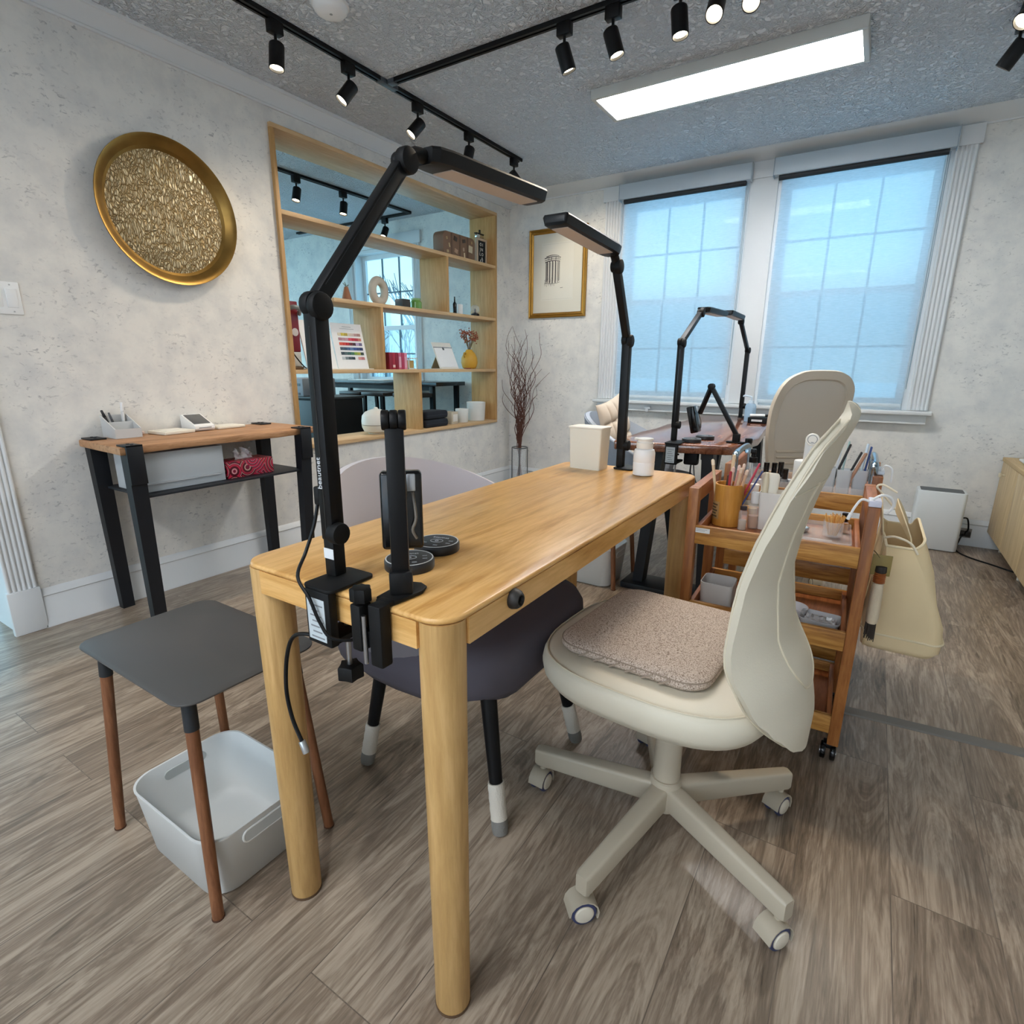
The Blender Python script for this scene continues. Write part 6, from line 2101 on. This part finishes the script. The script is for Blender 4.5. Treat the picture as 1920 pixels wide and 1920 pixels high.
B().lathe([(.030, 0), (.033, .003), (.033, .095), (.026, .110), (.014, .114), (0, .114)]).obj('body', sheer('blue_plastic', '#a9cbe6', .6, .2), r)
b = B(); b.lathe([(.016, .112), (.016, .128), (.006, .130), (.006, .152), (0, .152)])
b.tube([(0, 0, .150), (-.012, 0, .156), (-.042, 0, .160), (-.048, 0, .152)], .005, 8, 3)
b.obj('pump', sheer('pump_plastic', '#cfe0ee', .8, .3), r)
r = thing('tool_case', 'small black case with white lettering at the right of the blue pump bottle', 'case', (-0.575, 3.70, 0.745), -.1)
B().b2(-.055, .055, -.03, .03, 0, .036, .004).obj('case', BLACKM, r)
B().b2(-.032, .030, -.0305, -.0300, .012, .024).obj('white_lettering', M('#d6d8da', .6, var=.3), r)
r = thing('cream_tube', 'white tube lying on top of the small black case', 'tube', (-0.575, 3.70, 0.7815), .3)
B().cyl((-.05, 0, .010), (.035, 0, .010), .0095, bev=.002).obj('tube', WHITE, r)
B().cyl((.035, 0, .010), (.055, 0, .010), .0075, bev=.002).obj('cap', BLACKM, r)

# ------------------------------------------------------------------ corner vase with twisted branches
r = thing('floor_vase', 'tall clear glass vase in a dark wire stand in the room corner', 'vase', (-2.60, 4.20, 0))
B().lathe([(.0, .012), (.060, .012), (.062, .014), (.062, .372), (.060, .372), (.059, .018), (0, .017)], seg=36, cap0=False, cap1=False).obj('glass', CLEARP, r)
b = B()
for z, rad in ((.372, .069), (.006, .069)):
    b.tube([(rad * math.cos(2 * PI * k / 32), rad * math.sin(2 * PI * k / 32), z) for k in range(32)], .004, 8, closed=True)
for k in range(4):
    a = .5 + k * PI / 2
    b.tube([(.069 * math.cos(a), .069 * math.sin(a), .003), (.069 * math.cos(a), .069 * math.sin(a), .374)], .0042, 8)
b.obj('wire_stand', M('#4c5052', .4, metal=.5), r)
b = B()
rnd = random.Random(21)
for k in range(30):
    a0 = rnd.uniform(0, 2 * PI)
    p = Vector((.035 * math.cos(a0), .035 * math.sin(a0), .03))
    a1 = rnd.uniform(0, 2 * PI)
    top = rnd.uniform(.80, 1.42)
    sp = rnd.uniform(.04, .22) * (1.2 if top > 1 else .8)
    ex, ey = sp * math.cos(a1), min(sp * math.sin(a1), .07)
    if ex < -.12: ex = -.12
    pts = [p, Vector((-.2 * p.x, -.2 * p.y, .30))]
    n = int(top * 9)
    ph, ph2 = rnd.uniform(0, 6), rnd.uniform(0, 6)
    for i in range(1, n + 1):
        t_ = i / n
        z = .30 + (top - .30) * t_
        w = .034 * min(1, t_ * 2.0)
        pts.append(Vector((ex * t_ ** 1.6 + w * math.sin(ph + z * 17) + rnd.uniform(-.009, .009), ey * t_ ** 1.6 + w * .7 * math.cos(ph2 + z * 14), z + rnd.uniform(-.01, .01))))
    b.tube(pts, [.0042, .0036, .0026, .0014], 6, 3)
    if k % 2 == 0:
        q = pts[int(len(pts) * .6)]
        s_ = [q]
        dx, dy = rnd.uniform(-1, 1), rnd.uniform(-1, .5)
        for i in range(1, 7):
            s_.append(q + Vector((dx * .018 * i + .012 * math.sin(i * 2 + k), dy * .012 * i + .01 * math.cos(i * 1.7 + k), .036 * i)))
        b.tube(s_, [.0022, .0011], 5, 3)
o = b.obj('twisted_branches', M('#5d3a30', .8, var=.3))
o.location = (-2.60, 4.20, 0.0)
props(o, 'bunch of reddish brown twisted branches standing in the glass corner vase', 'branches')

# ------------------------------------------------------------------ framed engraving
r = thing('framed_print', 'gold-framed engraving of a columned ruin on the back wall', 'picture', (-2.346, YB - 0.001, 1.818))
hx, hz, fw = 0.267, 0.346, 0.040
GOLD = M('#a67c36', .35, metal=.75, var=.2)
def frame_strip(p0, p1, inn):
    b = B()
    p0, p1, inn = Vector(p0), Vector(p1), Vector(inn)
    d = (p1 - p0).normalized()
    prof = [(0, 0), (0, -.016), (.006, -.022), (.012, -.020), (.016, -.016), (.026, -.020), (.034, -.014), (.040, -.010), (.040, 0)]
    rs = []
    for p, s in ((p0, 1), (p1, -1)):
        rs.append([p + inn * a + d * (a * s) + Vector((0, y, 0)) for a, y in prof])
    b.rings(rs)
    L = (p1 - p0).length
    n = int((L - .05) / .0125)
    for k in range(n):
        c = p0 + d * (.025 + (L - .05) * (k + .5) / n) + inn * .027 + Vector((0, -.0185, 0))
        b.lathe([(.0005, -.005), (.0040, -.003), (.0048, 0), (.0040, .003), (.0005, .005)], c, 8)
    return b
cs_ = [(-hx, 0, -hz), (hx, 0, -hz), (hx, 0, hz), (-hx, 0, hz)]
inn_ = [(0, 0, 1), (-1, 0, 0), (0, 0, -1), (1, 0, 0)]
for k in range(4):
    frame_strip(cs_[k], cs_[(k + 1) % 4], inn_[k]).obj('frame_rail', GOLD, r, ang=40)
B().b2(-hx + fw - .002, hx - fw + .002, -.006, -.001, -hz + fw - .002, hz - fw + .002).obj('mat_board', M('#d6d3c6', .85, var=.02), r)
pm = B().b2(-.150, .150, -.0068, -.006, -.21, .235).obj('print_sheet', M('#d9d7cc', .85, var=.02), r)
def ink(b, x0, z0, x1, z1, w):
    d = Vector((x1 - x0, 0, z1 - z0)); n_ = Vector((-d.z, 0, d.x)).normalized() * w / 2
    p, q = Vector((x0, -.0072, z0)), Vector((x1, -.0072, z1))
    b.rings([[p - n_, p + n_, p + n_ + Vector((0, .0004, 0)), p - n_ + Vector((0, .0004, 0))], [q - n_, q + n_, q + n_ + Vector((0, .0004, 0)), q - n_ + Vector((0, .0004, 0))]])
b = B()
rnd = random.Random(9)
cx, zb, zt_ = -.045, -.075, .095
for k in range(7):
    u = -1 + 2 * k / 6
    x = cx + .062 * math.sin(u * 1.35)
    w = .0085 if k < 5 else .005
    ink(b, x, zb + .012 * u * u, x, zt_ + .004 * (1 - u * u), w * (.5 + .5 * math.cos(u)))
    ink(b, x + .007, zb + .02, x + .007, zt_ - .01, .0018)
for z, a, w in ((zt_ + .004, .070, .006), (zt_ + .018, .074, .004), (zt_ + .034, .076, .006), (zt_ + .046, .060, .005), (zb - .004, .07, .003)):
    for k in range(10):
        u0, u1 = -1 + 2 * k / 10, -1 + 2 * (k + 1) / 10
        ink(b, cx + a * u0, z - .010 * u0 * u0 * (1 if z > 0 else -1), cx + a * u1, z - .010 * u1 * u1 * (1 if z > 0 else -1), w * (1.2 - .5 * (u0 + 1) / 2))
for k in range(26):
    x = cx + rnd.uniform(-.075, .03); z = rnd.uniform(zb - .025, zb + .03)
    ink(b, x, z, x + rnd.uniform(-.01, .01), z + rnd.uniform(.008, .022), .0016)
for k in range(12):
    x = cx + rnd.uniform(-.07, .07); ink(b, x, zt_ + .008, x + .004, zt_ + .030, .0018)
ink(b, .03, -.115, .055, -.113, .003)
o = b.obj('engraving_lines', M('#3d3a3d', .9), pm)
b = B()
for x0, z0, x1, z1 in ((-.14, .225, .14, .225), (-.14, -.20, .14, -.20)):
    ink(b, x0, z0, x1, z1, .0012)
b.obj('plate_mark', M('#b4b2a8', .9), pm)

# ------------------------------------------------------------------ air purifier, outlet, cabinet
r = thing('air_purifier', 'white slab air purifier standing on the floor by the back wall', 'air purifier', (0.430, 4.185, 0))
b = B(); b.prism(rrect(.122, .078, .022, 6), 0.004, 0.362, .006)
b.obj('body', M('#d7dcdd', .4), r)
B().prism(rrect(.106, .062, .014, 6), 0.3615, 0.3635).obj('grille', M('#55595b', .6, bump=.8, bscale=160), r)
B().prism(rrect(.112, .068, .018, 6), 0.0, 0.004).obj('foot', M('#8b9092', .5), r)
r = thing('wall_outlet', 'wall outlet in the baseboard with dark plugs, right of the air purifier', 'outlet', (0.600, YB - 0.0185, 0.080))
B().b2(-.035, .035, -.006, 0, -.03, .03, .002).obj('plate', M('#8f8a84', .5), r)
for k in (-1, 1):
    B().b2(k * .015 - .014, k * .015 + .014, -.036, -.006, -.018, .016, .005).obj('plug', M('#2b2622', .5), r)
r = thing('power_cable', 'black cord running from the purifier and outlet along the floor to the cabinet', 'cable', (0, 0, 0))
B().tube([(0.555, 4.20, 0.20), (0.585, 4.22, 0.195), (0.603, 4.25, 0.13), (0.603, 4.30, 0.09)], .0045, 8, 6).obj('purifier_cord', BLACKM, r)
B().tube([(0.588, 4.30, 0.075), (0.57, 4.24, 0.05), (0.555, 4.17, 0.006), (0.60, 4.05, 0.005), (0.70, 3.95, 0.005), (0.79, 3.86, 0.005), (0.90, 3.80, 0.006)], .0045, 8, 6).obj('floor_cord', BLACKM, r)
B().b2(0.785, 0.86, 3.79, 3.84, 0.001, 0.022, .006).obj('plug_block', BLACKM, r)

r = thing('low_cabinet', 'low pale wood cabinet with small knobs at the right edge', 'cabinet', (0.712, 3.46, 0))
b = B(); b.b2(0.012, 0.43, -0.87, 0.87, 0.105, 0.545, .001)
b.obj('body', BIRCHZ, r)
B().b2(-0.010, 0.44, -0.88, 0.88, 0.546, 0.568, .001).obj('top', BIRCHY, r)
for k in range(4):
    y0 = -0.87 + k * .435
    dr = B().b2(-0.006, 0.011, y0 + .0015, y0 + .4335, 0.106, 0.543, .001).obj('door', BIRCHZ, r)
    yk = y0 + (.38 if k % 2 else .055)
    if k == 3: yk = y0 + .31
    b = B(); b.cyl((-.006, yk, .478), (-.022, yk, .478), .006); b.b2(-.034, -.022, yk - .014, yk + .014, .466, .490, .003)
    b.obj('knob', M('#d9cdb2', .5), dr)
for y in (-.80, .28, .82):
    for x in (.07, .40):
        B().cyl((x, y, 0), (x, y, .105), .011, .014).obj('leg', M('#d9d7cf', .4), r)
b = B(); b.prism(rrect(.11, .16, .02), 0, .012, .004); b.prism(rrect(.09, .13, .02), .012, .042, .006)
o = b.obj('appliance', M('#e3e5e5', .4))
o.location = (0.86, 4.06, 0.569)
props(o, 'white flat appliance on top of the pale cabinet, cut by the photo edge', 'appliance')

# ------------------------------------------------------------------ room beyond the shelf opening
r = thing('bar_table', 'long dark bar table under the window beyond the opening', 'table', (-4.06, 4.07, 0))
B().b2(-0.80, 0.79, -0.20, 0.22, 0.895, 0.930, .003).obj('top', M('#2d2a2a', .15), r)
for x in (-.74, .715):
    for y in (-.165, .18):
        B().b2(x - .02, x + .02, y - .02, y + .02, 0, .895, .002).obj('leg', BLACKM, r)
B().b2(-.72, .70, -.175, -.155, .855, .893).obj('apron', BLACKM, r)
r = thing('ring_binder', 'open white papers lying on the dark bar table', 'papers', (-4.2, 4.0, .9305), .1)
B().b2(-.22, .22, -.10, .10, 0, .006, .001).obj('sheets', PAPER, r)
for k, x in enumerate((-4.17, -3.87, -3.47)):
    r = thing('bar_stool', ('left black bar stool tucked under the dark bar table', 'middle black bar stool tucked under the dark bar table', 'right black bar stool tucked under the dark bar table')[k], 'stool', (x, 3.80, 0), 0, 'black bar stools')
    B().b2(-.14, .14, -.13, .13, .80, .835, .006).obj('seat', M('#33302f', .35), r)
    for sx in (-1, 1):
        for sy in (-1, 1):
            bar(B(), (sx * .135, sy * .125, 0), (sx * .115, sy * .105, .80), .026, .026).obj('leg', BLACKM, r)
    b = B()
    for s_ in (-1, 1):
        b.b2(-.13, .13, s_ * .118 - .008, s_ * .118 + .008, .24, .258); b.b2(s_ * .124 - .008, s_ * .124 + .008, -.118, .118, .24, .258)
    b.obj('foot_rest', BLACKM, r)
r = thing('black_cabinet', 'tall black cabinet seen at the lower left through the opening', 'cabinet', (-4.02, 3.22, 0))
B().b2(-.36, .30, -.20, .20, 0.02, .80, .004).obj('body', BLACKMT, r)
for s_ in (-1, 1):
    B().b2(-.03 + s_ * .163 - .16, -.03 + s_ * .163 + .16, -.212, -.201, .03, .79, .002).obj('door', M('#121315', .5), r)
B().b2(-.37, .31, -.21, .21, .80, .82, .003).obj('top', M('#2b2d2f', .4), r)
r = thing('printer', 'grey office printer standing on the black cabinet beyond the opening', 'printer', (-4.17, 3.18, .8205))
B().b2(-.20, .20, -.17, .17, 0, .145, .01).obj('body', M('#8b8f95', .5), r)
B().b2(.10, .17, -.172, -.170, .085, .105).obj('display', M('#2a2c30', .3), r)
B().b2(-.16, .16, -.176, -.170, .012, .030).obj('paper_slot', M('#4c4f54', .5), r)
r = thing('hanging_cable', 'black cable hanging below the bar table beyond the opening', 'cable', (0, 0, 0))
B().tube([(-4.62, 3.86, .89), (-4.63, 3.85, .70), (-4.61, 3.84, .55), (-4.64, 3.82, .35), (-4.72, 3.78, .20), (-4.75, 3.74, .004)], .006, 8, 5).obj('cable', BLACKM, r)
